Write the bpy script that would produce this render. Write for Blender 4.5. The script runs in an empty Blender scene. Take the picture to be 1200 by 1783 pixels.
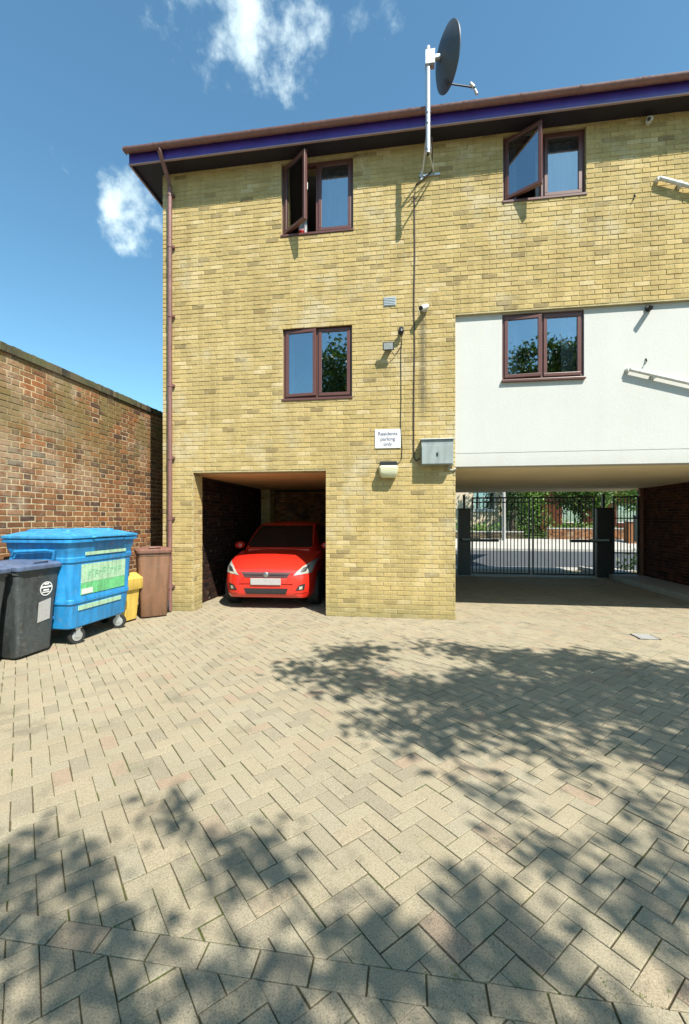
import bpy, bmesh, math, random
import numpy as np
from mathutils import Vector, Matrix
from mathutils.bvhtree import BVHTree
R = math.radians
random.seed(7); rng = np.random.default_rng(11)
S = bpy.context.scene
C = S.collection

# ------------------------------------------------------------------ camera
CAM_H, CAM_D, TH = 1.52, 6.75, math.atan(755/5200)
cd = bpy.data.cameras.new('camera'); cam = bpy.data.objects.new('camera', cd); C.objects.link(cam)
cam.location = (0, -CAM_D, CAM_H); cam.rotation_euler = (R(90), 0, TH)
cd.sensor_fit = 'HORIZONTAL'; cd.sensor_width = 36; cd.lens = 36*755/1200
cd.shift_y = 13.5/1200; cd.clip_start = .05; cd.clip_end = 2000
S.camera = cam

# ------------------------------------------------------------------ light
SUN = Vector((.85, -1, 1.7)).normalized()          # towards the sun
ld = bpy.data.lights.new('sun', 'SUN'); ld.energy = 5.0; ld.angle = R(.5); ld.color = (1, .95, .84)
sun = bpy.data.objects.new('sun', ld); C.objects.link(sun)
sun.rotation_euler = SUN.to_track_quat('Z', 'Y').to_euler()
W = bpy.data.worlds.new('World'); S.world = W; W.use_nodes = True
S.view_settings.view_transform = 'Standard'; S.view_settings.look = 'None'
S.view_settings.exposure = 1.0; S.view_settings.gamma = 1

def px_dir(x, y):
    a = (x-600)/755; b = (905-y)/755; s, c = math.sin(TH), math.cos(TH)
    return Vector((a*c-s, a*s+c, b)).normalized()

def build_world():
    nt = W.node_tree; N = nt.nodes; L = nt.links; N.clear()
    out = N.new('ShaderNodeOutputWorld'); bg = N.new('ShaderNodeBackground')
    sky = N.new('ShaderNodeTexSky'); sky.sky_type = 'NISHITA'; sky.sun_disc = False
    sky.sun_elevation = math.asin(SUN.z); sky.sun_rotation = math.atan2(SUN.x, SUN.y)
    sky.air_density = 1.0; sky.dust_density = .6; sky.ozone_density = 1.6
    bg.inputs['Strength'].default_value = .088
    tc = N.new('ShaderNodeTexCoord')
    nz = N.new('ShaderNodeTexNoise'); nz.inputs['Scale'].default_value = 13; nz.inputs['Detail'].default_value = 9
    nz.inputs['Roughness'].default_value = .62
    L.new(tc.outputs['Generated'], nz.inputs['Vector'])
    nw = N.new('ShaderNodeTexNoise'); nw.inputs['Scale'].default_value = 9; nw.inputs['Detail'].default_value = 5
    L.new(tc.outputs['Generated'], nw.inputs['Vector'])
    wsub = N.new('ShaderNodeVectorMath'); wsub.operation = 'MULTIPLY_ADD'; wsub.inputs[1].default_value = (.16, .16, .16); wsub.inputs[2].default_value = (-.08, -.08, -.08)
    L.new(nw.outputs['Color'], wsub.inputs[0])
    warp = N.new('ShaderNodeVectorMath'); warp.operation = 'ADD'; L.new(tc.outputs['Generated'], warp.inputs[0]); L.new(wsub.outputs[0], warp.inputs[1])
    # clouds: direction, horizontal radius
    blobs = [(px_dir(445, 36), .115, 1.1), (px_dir(420, 75), .075, .95), (px_dir(505, 62), .075, .75), (px_dir(232, 382), .062, 1.0), (px_dir(262, 392), .05, .95), (px_dir(300, 6), .05, .5),
             (px_dir(95, 268), .045, .35), (px_dir(530, 207), .03, .6), (px_dir(665, 40), .06, .3), (px_dir(322, 128), .03, .3), (px_dir(278, 340), .03, .4)]
    rr = random.Random(5)
    for i in range(16):
        az = rr.uniform(0, 2*math.pi); el = rr.uniform(.35, 1.2)
        d = Vector((math.cos(az)*math.cos(el), math.sin(az)*math.cos(el), math.sin(el)))
        if d.dot(px_dir(600, 890)) > .45: continue
        blobs.append((d, rr.uniform(.06, .2), rr.uniform(.5, 1)))
    acc = None
    for d, r, wt in blobs:
        sub = N.new('ShaderNodeVectorMath'); sub.operation = 'SUBTRACT'; sub.inputs[1].default_value = d
        L.new(warp.outputs[0], sub.inputs[0])
        mul = N.new('ShaderNodeVectorMath'); mul.operation = 'MULTIPLY'; mul.inputs[1].default_value = (1/r, 1/r, 1.35/r)
        L.new(sub.outputs[0], mul.inputs[0])
        ln = N.new('ShaderNodeVectorMath'); ln.operation = 'LENGTH'; L.new(mul.outputs[0], ln.inputs[0])
        mr = N.new('ShaderNodeMapRange'); mr.inputs[1].default_value = 0; mr.inputs[2].default_value = 1.25
        mr.inputs[3].default_value = wt; mr.inputs[4].default_value = 0
        L.new(ln.outputs['Value'], mr.inputs[0])
        if acc is None: acc = mr.outputs[0]
        else:
            mx = N.new('ShaderNodeMath'); mx.operation = 'MAXIMUM'; L.new(acc, mx.inputs[0]); L.new(mr.outputs[0], mx.inputs[1]); acc = mx.outputs[0]
    nm = N.new('ShaderNodeMath'); nm.operation = 'MULTIPLY_ADD'; nm.inputs[1].default_value = 2.4; nm.inputs[2].default_value = -1.45
    L.new(nz.outputs['Fac'], nm.inputs[0])
    ad = N.new('ShaderNodeMath'); ad.operation = 'ADD'; L.new(acc, ad.inputs[0]); L.new(nm.outputs[0], ad.inputs[1])
    ms = N.new('ShaderNodeMapRange'); ms.interpolation_type = 'SMOOTHSTEP'
    ms.inputs[1].default_value = .0; ms.inputs[2].default_value = .8; ms.inputs[3].default_value = 0; ms.inputs[4].default_value = .92
    L.new(ad.outputs[0], ms.inputs[0])
    gate = N.new('ShaderNodeMath'); gate.operation = 'MULTIPLY'
    mg = N.new('ShaderNodeMapRange'); mg.inputs[1].default_value = 0; mg.inputs[2].default_value = .2; mg.inputs[3].default_value = 0; mg.inputs[4].default_value = 1
    L.new(acc, mg.inputs[0]); L.new(ms.outputs[0], gate.inputs[0]); L.new(mg.outputs[0], gate.inputs[1])
    tint = N.new('ShaderNodeMixRGB'); tint.blend_type = 'MULTIPLY'; tint.inputs[0].default_value = 1; tint.inputs[2].default_value = SKY_TINT
    L.new(sky.outputs[0], tint.inputs[1])
    mix = N.new('ShaderNodeMixRGB'); mix.inputs[2].default_value = CLOUD
    cs = N.new('ShaderNodeMapRange'); cs.inputs[1].default_value = .35; cs.inputs[2].default_value = .65; L.new(nw.outputs['Fac'], cs.inputs[0])
    cc = N.new('ShaderNodeMixRGB'); cc.inputs[1].default_value = (4.3, 5.6, 6.2, 1); cc.inputs[2].default_value = CLOUD; L.new(cs.outputs[0], cc.inputs[0]); L.new(cc.outputs[0], mix.inputs[2])
    L.new(gate.outputs[0], mix.inputs[0]); L.new(tint.outputs[0], mix.inputs[1])
    L.new(mix.outputs[0], bg.inputs['Color']); L.new(bg.outputs[0], out.inputs[0])
SKY_TINT = (.86, 1.27, 1.24, 1); CLOUD = (7.2, 8.4, 8.4, 1)
build_world()

# ------------------------------------------------------------------ materials
M = {}
def nodes(name):
    m = bpy.data.materials.new(name); m.use_nodes = True
    nt = m.node_tree; b = nt.nodes['Principled BSDF']; M[name] = m
    return m, nt, b
def ramp(nt, stops, interp='LINEAR'):
    r = nt.nodes.new('ShaderNodeValToRGB'); cr = r.color_ramp; cr.interpolation = interp
    while len(cr.elements) < len(stops): cr.elements.new(.5)
    for e, (p, c) in zip(cr.elements, stops): e.position = p; e.color = (*c, 1)
    return r
def noise(nt, scale, detail=4, rough=.55, vec=None):
    n = nt.nodes.new('ShaderNodeTexNoise'); n.inputs['Scale'].default_value = scale
    n.inputs['Detail'].default_value = detail; n.inputs['Roughness'].default_value = rough
    if vec is None: vec = nt.nodes.new('ShaderNodeNewGeometry').outputs['Position']
    nt.links.new(vec, n.inputs['Vector']); return n.outputs['Fac']
def mixc(nt, fac, a, b, mode='MIX'):
    m = nt.nodes.new('ShaderNodeMixRGB'); m.blend_type = mode
    for i, v in enumerate((fac, a, b)):
        if hasattr(v, 'is_linked'): nt.links.new(v, m.inputs[i])
        elif isinstance(v, (int, float)): m.inputs[i].default_value = v
        else: m.inputs[i].default_value = (*v, 1)
    return m.outputs[0]
def maprange(nt, v, a, b, c=0, d=1, smooth=True):
    m = nt.nodes.new('ShaderNodeMapRange')
    if smooth: m.interpolation_type = 'SMOOTHSTEP'
    for i, x in enumerate((a, b, c, d)): m.inputs[i+1].default_value = x
    nt.links.new(v, m.inputs[0]); return m.outputs[0]
def math_(nt, op, a, b=None):
    m = nt.nodes.new('ShaderNodeMath'); m.operation = op
    for i, v in enumerate((a, b)):
        if v is None: continue
        if hasattr(v, 'is_linked'): nt.links.new(v, m.inputs[i])
        else: m.inputs[i].default_value = v
    return m.outputs[0]
def bump(nt, b, h, strength, dist=.01):
    n = nt.nodes.new('ShaderNodeBump'); n.inputs['Strength'].default_value = strength; n.inputs['Distance'].default_value = dist
    nt.links.new(h, n.inputs['Height']); nt.links.new(n.outputs[0], b.inputs['Normal'])
def piece_random(nt):
    o = nt.nodes.new('ShaderNodeObjectInfo').outputs['Random']
    g = nt.nodes.new('ShaderNodeNewGeometry').outputs['Random Per Island']
    return math_(nt, 'FRACT', math_(nt, 'ADD', o, g))
def sepxyz(nt):
    s = nt.nodes.new('ShaderNodeSeparateXYZ'); nt.links.new(nt.nodes.new('ShaderNodeNewGeometry').outputs['Position'], s.inputs[0]); return s.outputs

def plain(name, col, rough=.6, metal=0, var=.12, scale=6, bumps=.0, bscale=80, coat=0, spec=None, grime=0):
    m, nt, b = nodes(name)
    f = noise(nt, scale, 6, .6)
    lo = tuple(max(0, c*(1-var)) for c in col); hi = tuple(min(1, c*(1+var)) for c in col)
    c = ramp(nt, [(.25, lo), (.75, hi)]); nt.links.new(f, c.inputs[0]); nt.links.new(c.outputs[0], b.inputs['Base Color'])
    b.inputs['Roughness'].default_value = rough; b.inputs['Metallic'].default_value = metal
    if grime:
        o = mixc(nt, grime, c.outputs[0], streaks(nt, .45, 16, 2.2), 'MULTIPLY')
        o = mixc(nt, maprange(nt, noise(nt, 13, 7, .75), .52, .72, 0, grime*.7), o, (.20, .18, .14))
        o = mixc(nt, maprange(nt, noise(nt, 45, 4, .8), .60, .70, 0, grime*.8), o, (.34, .34, .33))
        nt.links.new(o, b.inputs['Base Color'])
        rr_ = maprange(nt, noise(nt, 9, 5, .7), .3, .7, max(.2, rough-.12), min(1, rough+.25)); nt.links.new(rr_, b.inputs['Roughness'])
    if coat: b.inputs['Coat Weight'].default_value = coat; b.inputs['Coat Roughness'].default_value = .05
    if spec is not None: b.inputs['Specular IOR Level'].default_value = spec
    if bumps: bump(nt, b, noise(nt, bscale, 4), bumps)
    return m

def brick_material(name, stops, grain=.25, stain=None, moss=None, streak=False):
    m, nt, b = nodes(name)
    r = ramp(nt, stops); nt.links.new(piece_random(nt), r.inputs[0])
    n1 = noise(nt, 60, 5, .7)
    col = mixc(nt, grain, r.outputs[0], ramp_out(nt, n1, [(.25, (.25, .25, .25)), (.7, (1, 1, 1))]), 'MULTIPLY')
    n2 = noise(nt, 1.1, 5, .6)
    col = mixc(nt, .55, col, ramp_out(nt, n2, [(.3, (.72, .70, .66)), (.62, (1, 1, 1))]), 'MULTIPLY')
    n3 = noise(nt, 9, 4, .6)
    col = mixc(nt, maprange(nt, n3, .6, .75, 0, .3), col, (.50, .46, .36))
    col = mixc(nt, .6, col, streaks(nt, .74), 'MULTIPLY')
    nn = noise(nt, 26, 5, .7)
    col = mixc(nt, .6, col, ramp_out(nt, nn, [(.32, (.62, .60, .55)), (.5, (1, 1, 1))]), 'MULTIPLY')
    if stain:      # pale efflorescence patches
        n4 = noise(nt, .9, 8, .72)
        col = mixc(nt, maprange(nt, n4, .50, .66, 0, stain), col, (.52, .48, .37))
    if moss:
        z = sepxyz(nt)[2]; n5 = noise(nt, 1.6, 6, .7)
        f = math_(nt, 'MULTIPLY', maprange(nt, z, moss[0], moss[1]), maprange(nt, n5, .40, .58))
        col = mixc(nt, math_(nt, 'MULTIPLY', f, .9), col, moss[2])
    if streak:     # damp streak below the wall camera
        p = sepxyz(nt); nx = noise(nt, 14, 3)
        fx = maprange(nt, math_(nt, 'ABSOLUTE', math_(nt, 'SUBTRACT', math_(nt, 'ADD', p[0], math_(nt, 'MULTIPLY', nx, .06)), .262)), .0, .09, 1, 0)
        fz = math_(nt, 'MULTIPLY', maprange(nt, p[2], 2.8, 3.5), maprange(nt, p[2], 4.55, 4.72, 1, 0))
        col = mixc(nt, math_(nt, 'MULTIPLY', math_(nt, 'MULTIPLY', fx, fz), .75), col, (.10, .085, .06))
        zz = maprange(nt, math_(nt, 'ADD', p[2], math_(nt, 'MULTIPLY', noise(nt, 4, 4), .5)), .2, .7, 1, 0)
        col = mixc(nt, math_(nt, 'MULTIPLY', zz, .55), col, (.16, .15, .07))
    nt.links.new(col, b.inputs['Base Color']); b.inputs['Roughness'].default_value = .92
    b.inputs['Specular IOR Level'].default_value = .15
    bump(nt, b, noise(nt, 110, 6, .7), .5, .006)
    return m
def streaks(nt, lo=.72, sx=7, sz=.45):
    mp = nt.nodes.new('ShaderNodeMapping'); mp.inputs['Scale'].default_value = (sx, sx, sz)
    nt.links.new(nt.nodes.new('ShaderNodeNewGeometry').outputs['Position'], mp.inputs[0])
    n = noise(nt, 1, 5, .65, mp.outputs[0])
    return ramp_out(nt, n, [(.36, (lo, lo*.98, lo*.94)), (.56, (1, 1, 1))])
def ramp_out(nt, v, stops):
    r = ramp(nt, stops); nt.links.new(v, r.inputs[0]); return r.outputs[0]

YB = [(0, (0.284, 0.215, 0.106)), (.025, (0.347, 0.265, 0.125)), (.05, (0.420, 0.325, 0.144)), (.3, (0.462, 0.355, 0.158)), (.6, (0.493, 0.380, 0.171)), (.85, (0.504, 0.380, 0.163)), (.96, (0.541, 0.420, 0.206)), (1, (0.588, 0.475, 0.269))]
brick_material('yellow_brick', YB, stain=.45, streak=True)
RB = [(0, (0.102, 0.058, 0.045)), (.12, (0.157, 0.076, 0.045)), (.35, (0.235, 0.100, 0.048)), (.6, (0.274, 0.120, 0.054)), (.8, (0.306, 0.151, 0.070)), (.93, (0.329, 0.124, 0.051)), (1, (0.282, 0.200, 0.102))]
brick_material('red_brick', RB, stain=.35, moss=(1.9, 3.3, (.175, .125, .05)))
brick_material('coping_brick', [(0, (.05, .045, .035)), (.5, (.10, .085, .06)), (1, (.16, .13, .08))], moss=(2, 3, (.10, .10, .05)))
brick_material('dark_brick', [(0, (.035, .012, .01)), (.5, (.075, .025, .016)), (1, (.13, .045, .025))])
brick_material('shade_dark_brick', [(0, (.012, .008, .007)), (.5, (.03, .014, .01)), (1, (.05, .022, .014))])  # near-black: the car port's shade is put into the brick colour
plain('yellow_mortar', (.37, .31, .165), .95, var=.25, scale=8, bumps=.5)
def mossy_mortar():
    m, nt, b = nodes('cream_mortar')
    col = ramp_out(nt, noise(nt, 5, 6, .7), [(.25, (.40, .32, .19)), (.75, (.57, .46, .28))])
    z = sepxyz(nt)[2]
    f = math_(nt, 'MULTIPLY', maprange(nt, z, 1.9, 3.0), maprange(nt, noise(nt, 1.6, 6, .7), .36, .54))
    col = mixc(nt, math_(nt, 'MULTIPLY', f, .95), col, (.17, .14, .065))
    g_ = maprange(nt, noise(nt, 3.1, 5, .7), .5, .68, 0, .8)
    col = mixc(nt, g_, col, (.22, .17, .10))
    nt.links.new(col, b.inputs['Base Color']); b.inputs['Roughness'].default_value = .95
    bump(nt, b, noise(nt, 80, 4), .6)
mossy_mortar()
plain('unused_mortar', (0.592, 0.496, 0.320), .95, var=.25, scale=5, bumps=.6)
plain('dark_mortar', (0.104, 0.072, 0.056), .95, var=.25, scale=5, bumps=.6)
def render_paint():
    m, nt, b = nodes('painted_render')
    col = ramp_out(nt, noise(nt, 1.4, 6, .65), [(.3, (.44, .447, .43)), (.7, (.47, .475, .46))])
    col = mixc(nt, .4, col, streaks(nt, .975, 9, .5), 'MULTIPLY')
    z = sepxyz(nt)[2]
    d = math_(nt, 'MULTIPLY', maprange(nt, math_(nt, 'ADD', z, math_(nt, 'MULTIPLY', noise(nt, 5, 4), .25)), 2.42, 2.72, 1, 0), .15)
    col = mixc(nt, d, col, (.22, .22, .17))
    nt.links.new(col, b.inputs['Base Color']); b.inputs['Roughness'].default_value = .85
    bump(nt, b, noise(nt, 60, 5, .6), .25, .01)
render_paint()
plain('brown_plastic', (.10, .042, .036), .35, var=.12, scale=3)
plain('gutter_plastic', (0.176, 0.084, 0.076), .38, var=.15, scale=3, grime=.35)
plain('sky_purple_fascia', (.05, .028, .19), .3, var=.25, scale=4)  # brown board; the blue sky reflection is put into its base colour
plain('trim_plastic', (.30, .20, .20), .35)
plain('dark_soffit', (.012, .008, .016), .6, var=.3)
plain('roof_tile', (0.104, 0.048, 0.036), .85, var=.3, bumps=.3)
plain('ceiling_board', (.74, .62, .40), .8, var=.1, scale=1.2, bumps=.1)
plain('garage_board', (.72, .46, .20), .8, var=.12, scale=1.2, bumps=.1)
plain('room_plaster', (0.256, 0.272, 0.288), .9, var=.1)
plain('net_curtain', (0.576, 0.600, 0.624), .9, var=.05)
plain('black_metal', (0.013, 0.013, 0.014), .45, var=.3, bumps=.1)
plain('steel', (0.440, 0.448, 0.448), .35, 1, var=.12)
plain('galvanised', (0.496, 0.512, 0.520), .42, .7, var=.15, scale=20)
plain('dish_grey', (0.044, 0.052, 0.064), .5, var=.15)
plain('white_plastic', (0.576, 0.584, 0.560), .4, var=.06, grime=.35)
plain('yellow_pipe', (0.336, 0.288, 0.144), .5, var=.1)
plain('lamp_lens', (0.576, 0.576, 0.400), .35, var=.05)
plain('cabinet_grey', (0.264, 0.304, 0.304), .5, var=.1, scale=3, grime=.35)
plain('black_rubber', (0.016, 0.016, 0.016), .8, var=.2)
plain('black_plastic', (0.016, 0.018, 0.020), .4, var=.2)
plain('cable_brown', (0.040, 0.022, 0.016), .6)
plain('blue_bin', (0.016, 0.216, 0.496), .42, var=.16, scale=5, bumps=.05, bscale=30, grime=.5)
plain('blue_lid', (0.032, 0.264, 0.528), .4, var=.2, scale=7, grime=.5)
plain('navy_lid', (.085, .12, .21), .45, var=.2, grime=.5)
plain('bin_grey', (0.044, 0.052, 0.054), .5, var=.22, scale=5, bumps=.15, grime=.5)
plain('bin_brown', (0.200, 0.100, 0.056), .5, var=.12, scale=3, bumps=.08, grime=.5)
plain('bin_brown_lid', (0.176, 0.080, 0.056), .5, var=.12, grime=.5)
plain('bin_yellow', (0.592, 0.400, 0.080), .5, var=.1, scale=5, grime=.5)
plain('green_sticker', (0.136, 0.496, 0.208), .5, var=.25, scale=25, grime=.5)
plain('faded_sticker', (0.360, 0.560, 0.384), .5, var=.2, scale=30, grime=.5)
plain('dark_green_ink', (.16, .40, .23), .6, var=.2)
plain('white_paint', (0.592, 0.600, 0.584), .5, var=.08, scale=30)
plain('ink', (0.080, 0.080, 0.176), .6)
plain('plate_grey', (0.360, 0.344, 0.336), .5, var=.12, scale=30)
plain('car_trim', (0.020, 0.018, 0.020), .5)
plain('car_grille', (0.080, 0.040, 0.044), .5)
plain('rim_metal', (0.400, 0.400, 0.400), .3, .9)
m, nt, b = nodes('car_paint'); b.inputs['Base Color'].default_value = (.56, .022, .012, 1); b.inputs['Roughness'].default_value = .28; b.inputs['Coat Weight'].default_value = .8; b.inputs['Coat Roughness'].default_value = .04
m, nt, b = nodes('lamp_glass'); b.inputs['Base Color'].default_value = (.62, .64, .58, 1); b.inputs['Roughness'].default_value = .12; b.inputs['Metallic'].default_value = .55
m, nt, b = nodes('car_glass'); b.inputs['Base Color'].default_value = (.008, .01, .012, 1); b.inputs['Roughness'].default_value = .04
plain('asphalt', (.055, .06, .068), .9, var=.2, scale=3, bumps=.4)
plain('pavement_slab', (0.336, 0.320, 0.288), .9, var=.12, scale=1.5, bumps=.3)
plain('kerb_stone', (0.320, 0.312, 0.288), .9, var=.15, scale=6, bumps=.3)
plain('yard_earth', (0.160, 0.136, 0.088), .95, var=.3, scale=2, bumps=.5)
plain('house_render', (0.480, 0.400, 0.288), .9, var=.08, scale=1)
plain('bark', (0.060, 0.044, 0.032), .95, var=.35, scale=9, bumps=.9, bscale=30)
plain('concrete_post', (0.336, 0.328, 0.312), .9, var=.15)

def leaf_material(name, dark, light):
    m, nt, b = nodes(name)
    r = ramp(nt, [(0, dark), (1, light)]); nt.links.new(nt.nodes.new('ShaderNodeNewGeometry').outputs['Random Per Island'], r.inputs[0])
    nt.links.new(r.outputs[0], b.inputs['Base Color']); b.inputs['Roughness'].default_value = .5
    tr = nt.nodes.new('ShaderNodeBsdfTranslucent'); nt.links.new(r.outputs[0], tr.inputs['Color'])
    mx = nt.nodes.new('ShaderNodeMixShader'); mx.inputs[0].default_value = .3
    nt.links.new(b.outputs[0], mx.inputs[1]); nt.links.new(tr.outputs[0], mx.inputs[2])
    nt.links.new(mx.outputs[0], nt.nodes['Material Output'].inputs[0])
leaf_material('leaf_green', (.03, .075, .012), (.11, .19, .03))
leaf_material('leaf_dark', (.02, .045, .01), (.05, .10, .02))
leaf_material('leaf_bright', (.08, .17, .03), (.20, .32, .06))

def glass_material(name, refl, tint):
    m, nt, b = nodes(name); nt.nodes.remove(b)
    t = nt.nodes.new('ShaderNodeBsdfTransparent'); t.inputs[0].default_value = (*tint, 1)
    g = nt.nodes.new('ShaderNodeBsdfGlossy'); g.inputs['Roughness'].default_value = .005; g.inputs[0].default_value = (.9, .95, 1, 1)
    bn = nt.nodes.new('ShaderNodeBump'); bn.inputs['Strength'].default_value = .02; bn.inputs['Distance'].default_value = .02
    nt.links.new(noise(nt, 2.2, 1), bn.inputs['Height']); nt.links.new(bn.outputs[0], g.inputs['Normal'])
    lw = nt.nodes.new('ShaderNodeLayerWeight'); lw.inputs['Blend'].default_value = .2
    f = math_(nt, 'MAXIMUM', lw.outputs['Fresnel'], refl)
    mx = nt.nodes.new('ShaderNodeMixShader'); nt.links.new(f, mx.inputs[0]); nt.links.new(t.outputs[0], mx.inputs[1]); nt.links.new(g.outputs[0], mx.inputs[2])
    nt.links.new(mx.outputs[0], nt.nodes['Material Output'].inputs[0])
glass_material('window_glass', .27, (.74, .79, .82))

def paver_material():
    m, nt, b = nodes('concrete_paver')
    r = ramp(nt, [(0, (0.278, 0.244, 0.178)), (.15, (0.310, 0.270, 0.194)), (.45, (0.338, 0.290, 0.201)), (.62, (0.325, 0.290, 0.211)), (.85, (0.353, 0.301, 0.209)), (.95, (0.338, 0.278, 0.196)), (1, (0.338, 0.256, 0.184))])
    nt.links.new(piece_random(nt), r.inputs[0])
    n1 = noise(nt, 140, 5, .85)
    col = mixc(nt, .7, r.outputs[0], ramp_out(nt, n1, [(.36, (.18, .18, .18)), (.5, (.85, .85, .85)), (.6, (1, 1, 1))]), 'MULTIPLY')
    n6 = noise(nt, 260, 2, .6)
    col = mixc(nt, maprange(nt, n6, .62, .70, 0, .6), col, (.55, .52, .44))
    n2 = noise(nt, .9, 5, .6)
    col = mixc(nt, .6, col, ramp_out(nt, n2, [(.3, (.82, .81, .78)), (.65, (1, 1, 1))]), 'MULTIPLY')
    st = noise(nt, 1.7, 7, .7)
    col = mixc(nt, maprange(nt, st, .56, .70, 0, .5), col, (.13, .12, .085))
    gr = noise(nt, 2.9, 6, .7)
    col = mixc(nt, maprange(nt, gr, .58, .74, 0, .45), col, (.19, .19, .10))
    n3 = noise(nt, 16, 5, .7)
    col = mixc(nt, maprange(nt, n3, .55, .75, 0, .25), col, (.19, .17, .11))
    nt.links.new(col, b.inputs['Base Color']); b.inputs['Roughness'].default_value = .93; b.inputs['Specular IOR Level'].default_value = .2
    bump(nt, b, noise(nt, 190, 5, .75), .55, .005)
paver_material()
def joint_material():
    m, nt, b = nodes('joint_sand')
    col = ramp_out(nt, noise(nt, 40, 5, .7), [(.3, (.065, .054, .033)), (.7, (.14, .115, .07))])
    col = mixc(nt, maprange(nt, noise(nt, 3.2, 5, .7), .46, .60), col, (.085, .105, .025))
    nt.links.new(col, b.inputs['Base Color']); b.inputs['Roughness'].default_value = 1; b.inputs['Specular IOR Level'].default_value = .05
    bump(nt, b, noise(nt, 150, 5, .7), .8, .01)
joint_material()
def tarmac_mix():
    m, nt, b = nodes('turf')
    nt.links.new(ramp_out(nt, noise(nt, 30, 6, .7), [(.3, (.05, .08, .02)), (.7, (.12, .17, .045))]), b.inputs['Base Color']); b.inputs['Roughness'].default_value = .95
tarmac_mix()

# ------------------------------------------------------------------ mesh helpers
class MB:
    def __init__(s): s.v = []; s.f = []
    def add(s, vs, fs):
        o = len(s.v); s.v += [tuple(p) for p in vs]; s.f += [tuple(i+o for i in q) for q in fs]
    def box(s, x0, x1, y0, y1, z0, z1, mat=None):
        vs = [(x, y, z) for z in (z0, z1) for y in (y0, y1) for x in (x0, x1)]
        if mat is not None: vs = [mat @ Vector(p) for p in vs]
        s.add(vs, [(0, 2, 3, 1), (4, 5, 7, 6), (0, 1, 5, 4), (2, 6, 7, 3), (0, 4, 6, 2), (1, 3, 7, 5)]); return s
    def tube(s, pts, r, n=10, cap=True, r2=None):
        pts = [Vector(p) for p in pts]; rings = []
        for i, p in enumerate(pts):
            t = (pts[min(i+1, len(pts)-1)]-pts[max(i-1, 0)]).normalized()
            up = Vector((0, 0, 1)) if abs(t.z) < .9 else Vector((1, 0, 0))
            a = t.cross(up).normalized(); b2 = t.cross(a)
            rr = r if r2 is None else r+(r2-r)*i/(len(pts)-1)
            rings.append([p+rr*(math.cos(k*2*math.pi/n)*a+math.sin(k*2*math.pi/n)*b2) for k in range(n)])
        s.loft(rings, True, cap); return s
    def loft(s, rings, closed=True, cap=True):
        o = len(s.v); n = len(rings[0])
        for rg in rings: s.v += [tuple(p) for p in rg]
        for i in range(len(rings)-1):
            for k in range(n if closed else n-1):
                k2 = (k+1) % n
                s.f.append((o+i*n+k, o+i*n+k2, o+(i+1)*n+k2, o+(i+1)*n+k))
        if cap: s.f.append(tuple(o+k for k in reversed(range(n)))); s.f.append(tuple(o+(len(rings)-1)*n+k for k in range(n)))
        return s
    def lathe(s, prof, axis_o, axis_d, n=20):
        d = Vector(axis_d).normalized(); up = Vector((0, 0, 1)) if abs(d.z) < .9 else Vector((1, 0, 0))
        a = d.cross(up).normalized(); b2 = d.cross(a); o = Vector(axis_o)
        s.loft([[o+d*h+r*(math.cos(k*2*math.pi/n)*a+math.sin(k*2*math.pi/n)*b2) for k in range(n)] for r, h in prof], True, True); return s
    def mesh(s, name):
        me = bpy.data.meshes.new(name); me.from_pydata(s.v, [], s.f); me.update(); return me
    def build(s, name, mat, parent=None, smooth=False, bevel=0, loc=None, rz=0):
        me = s.mesh(name); me.materials.append(M[mat])
        if smooth:
            bm = bmesh.new(); bm.from_mesh(me); bmesh.ops.recalc_face_normals(bm, faces=bm.faces); bm.to_mesh(me); bm.free()
            me.polygons.foreach_set('use_smooth', [True]*len(me.polygons)); me.set_sharp_from_angle(angle=R(38))
        return link(name, me, parent, bevel, loc, rz)
def link(name, me, parent=None, bevel=0, loc=None, rz=0):
    o = bpy.data.objects.new(name, me); C.objects.link(o)
    if parent is not None: o.parent = parent
    if loc is not None: o.location = loc
    if rz: o.rotation_euler.z = rz
    if bevel:
        bv = o.modifiers.new('edges', 'BEVEL'); bv.width = bevel; bv.segments = 2; bv.limit_method = 'ANGLE'
    return o
def empty(name, loc=(0, 0, 0), rz=0, parent=None):
    o = bpy.data.objects.new(name, None); C.objects.link(o); o.location = loc; o.rotation_euler.z = rz; o.empty_display_size = .2
    if parent is not None: o.parent = parent
    return o
def tag(o, label=None, cat=None, group=None, kind=None):
    if label: o['label'] = label
    if cat: o['category'] = cat
    if group: o['group'] = group
    if kind: o['kind'] = kind
    return o
def copy_tree(o, parent=None):
    c = o.copy(); C.objects.link(c); c.parent = parent
    for ch in list(o.children): copy_tree(ch, c)
    return c
def bx(name, mat, parent, x0, x1, y0, y1, z0, z1, bevel=0, kind=None):
    o = MB().box(x0, x1, y0, y1, z0, z1).build(name, mat, parent, bevel=bevel)
    if kind: o['kind'] = kind
    return o

# brick: length along x, front at y=0 facing -y, origin at centre of front
def brick_geo(l, h, d=.03, ch=.004):
    a, b2 = l/2, h/2
    vs = [(-a, d, -b2), (a, d, -b2), (a, d, b2), (-a, d, b2), (-a, ch, -b2), (a, ch, -b2), (a, ch, b2), (-a, ch, b2),
          (-a+ch, 0, -b2+ch), (a-ch, 0, -b2+ch), (a-ch, 0, b2-ch), (-a+ch, 0, b2-ch)]
    fs = [(8, 9, 10, 11)]
    for i in range(4):
        j = (i+1) % 4
        fs += [(i, j, 4+j, 4+i), (4+i, 4+j, 8+j, 8+i)]
    return vs, fs
_bm = {}
def brick_mesh(l, h, mat):
    k = (round(l, 3), round(h, 3), mat)
    if k not in _bm:
        m_ = MB(); m_.add(*brick_geo(k[0], k[1])); me = m_.mesh('brick'); me.materials.append(M[mat]); _bm[k] = me
    return _bm[k]
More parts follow.
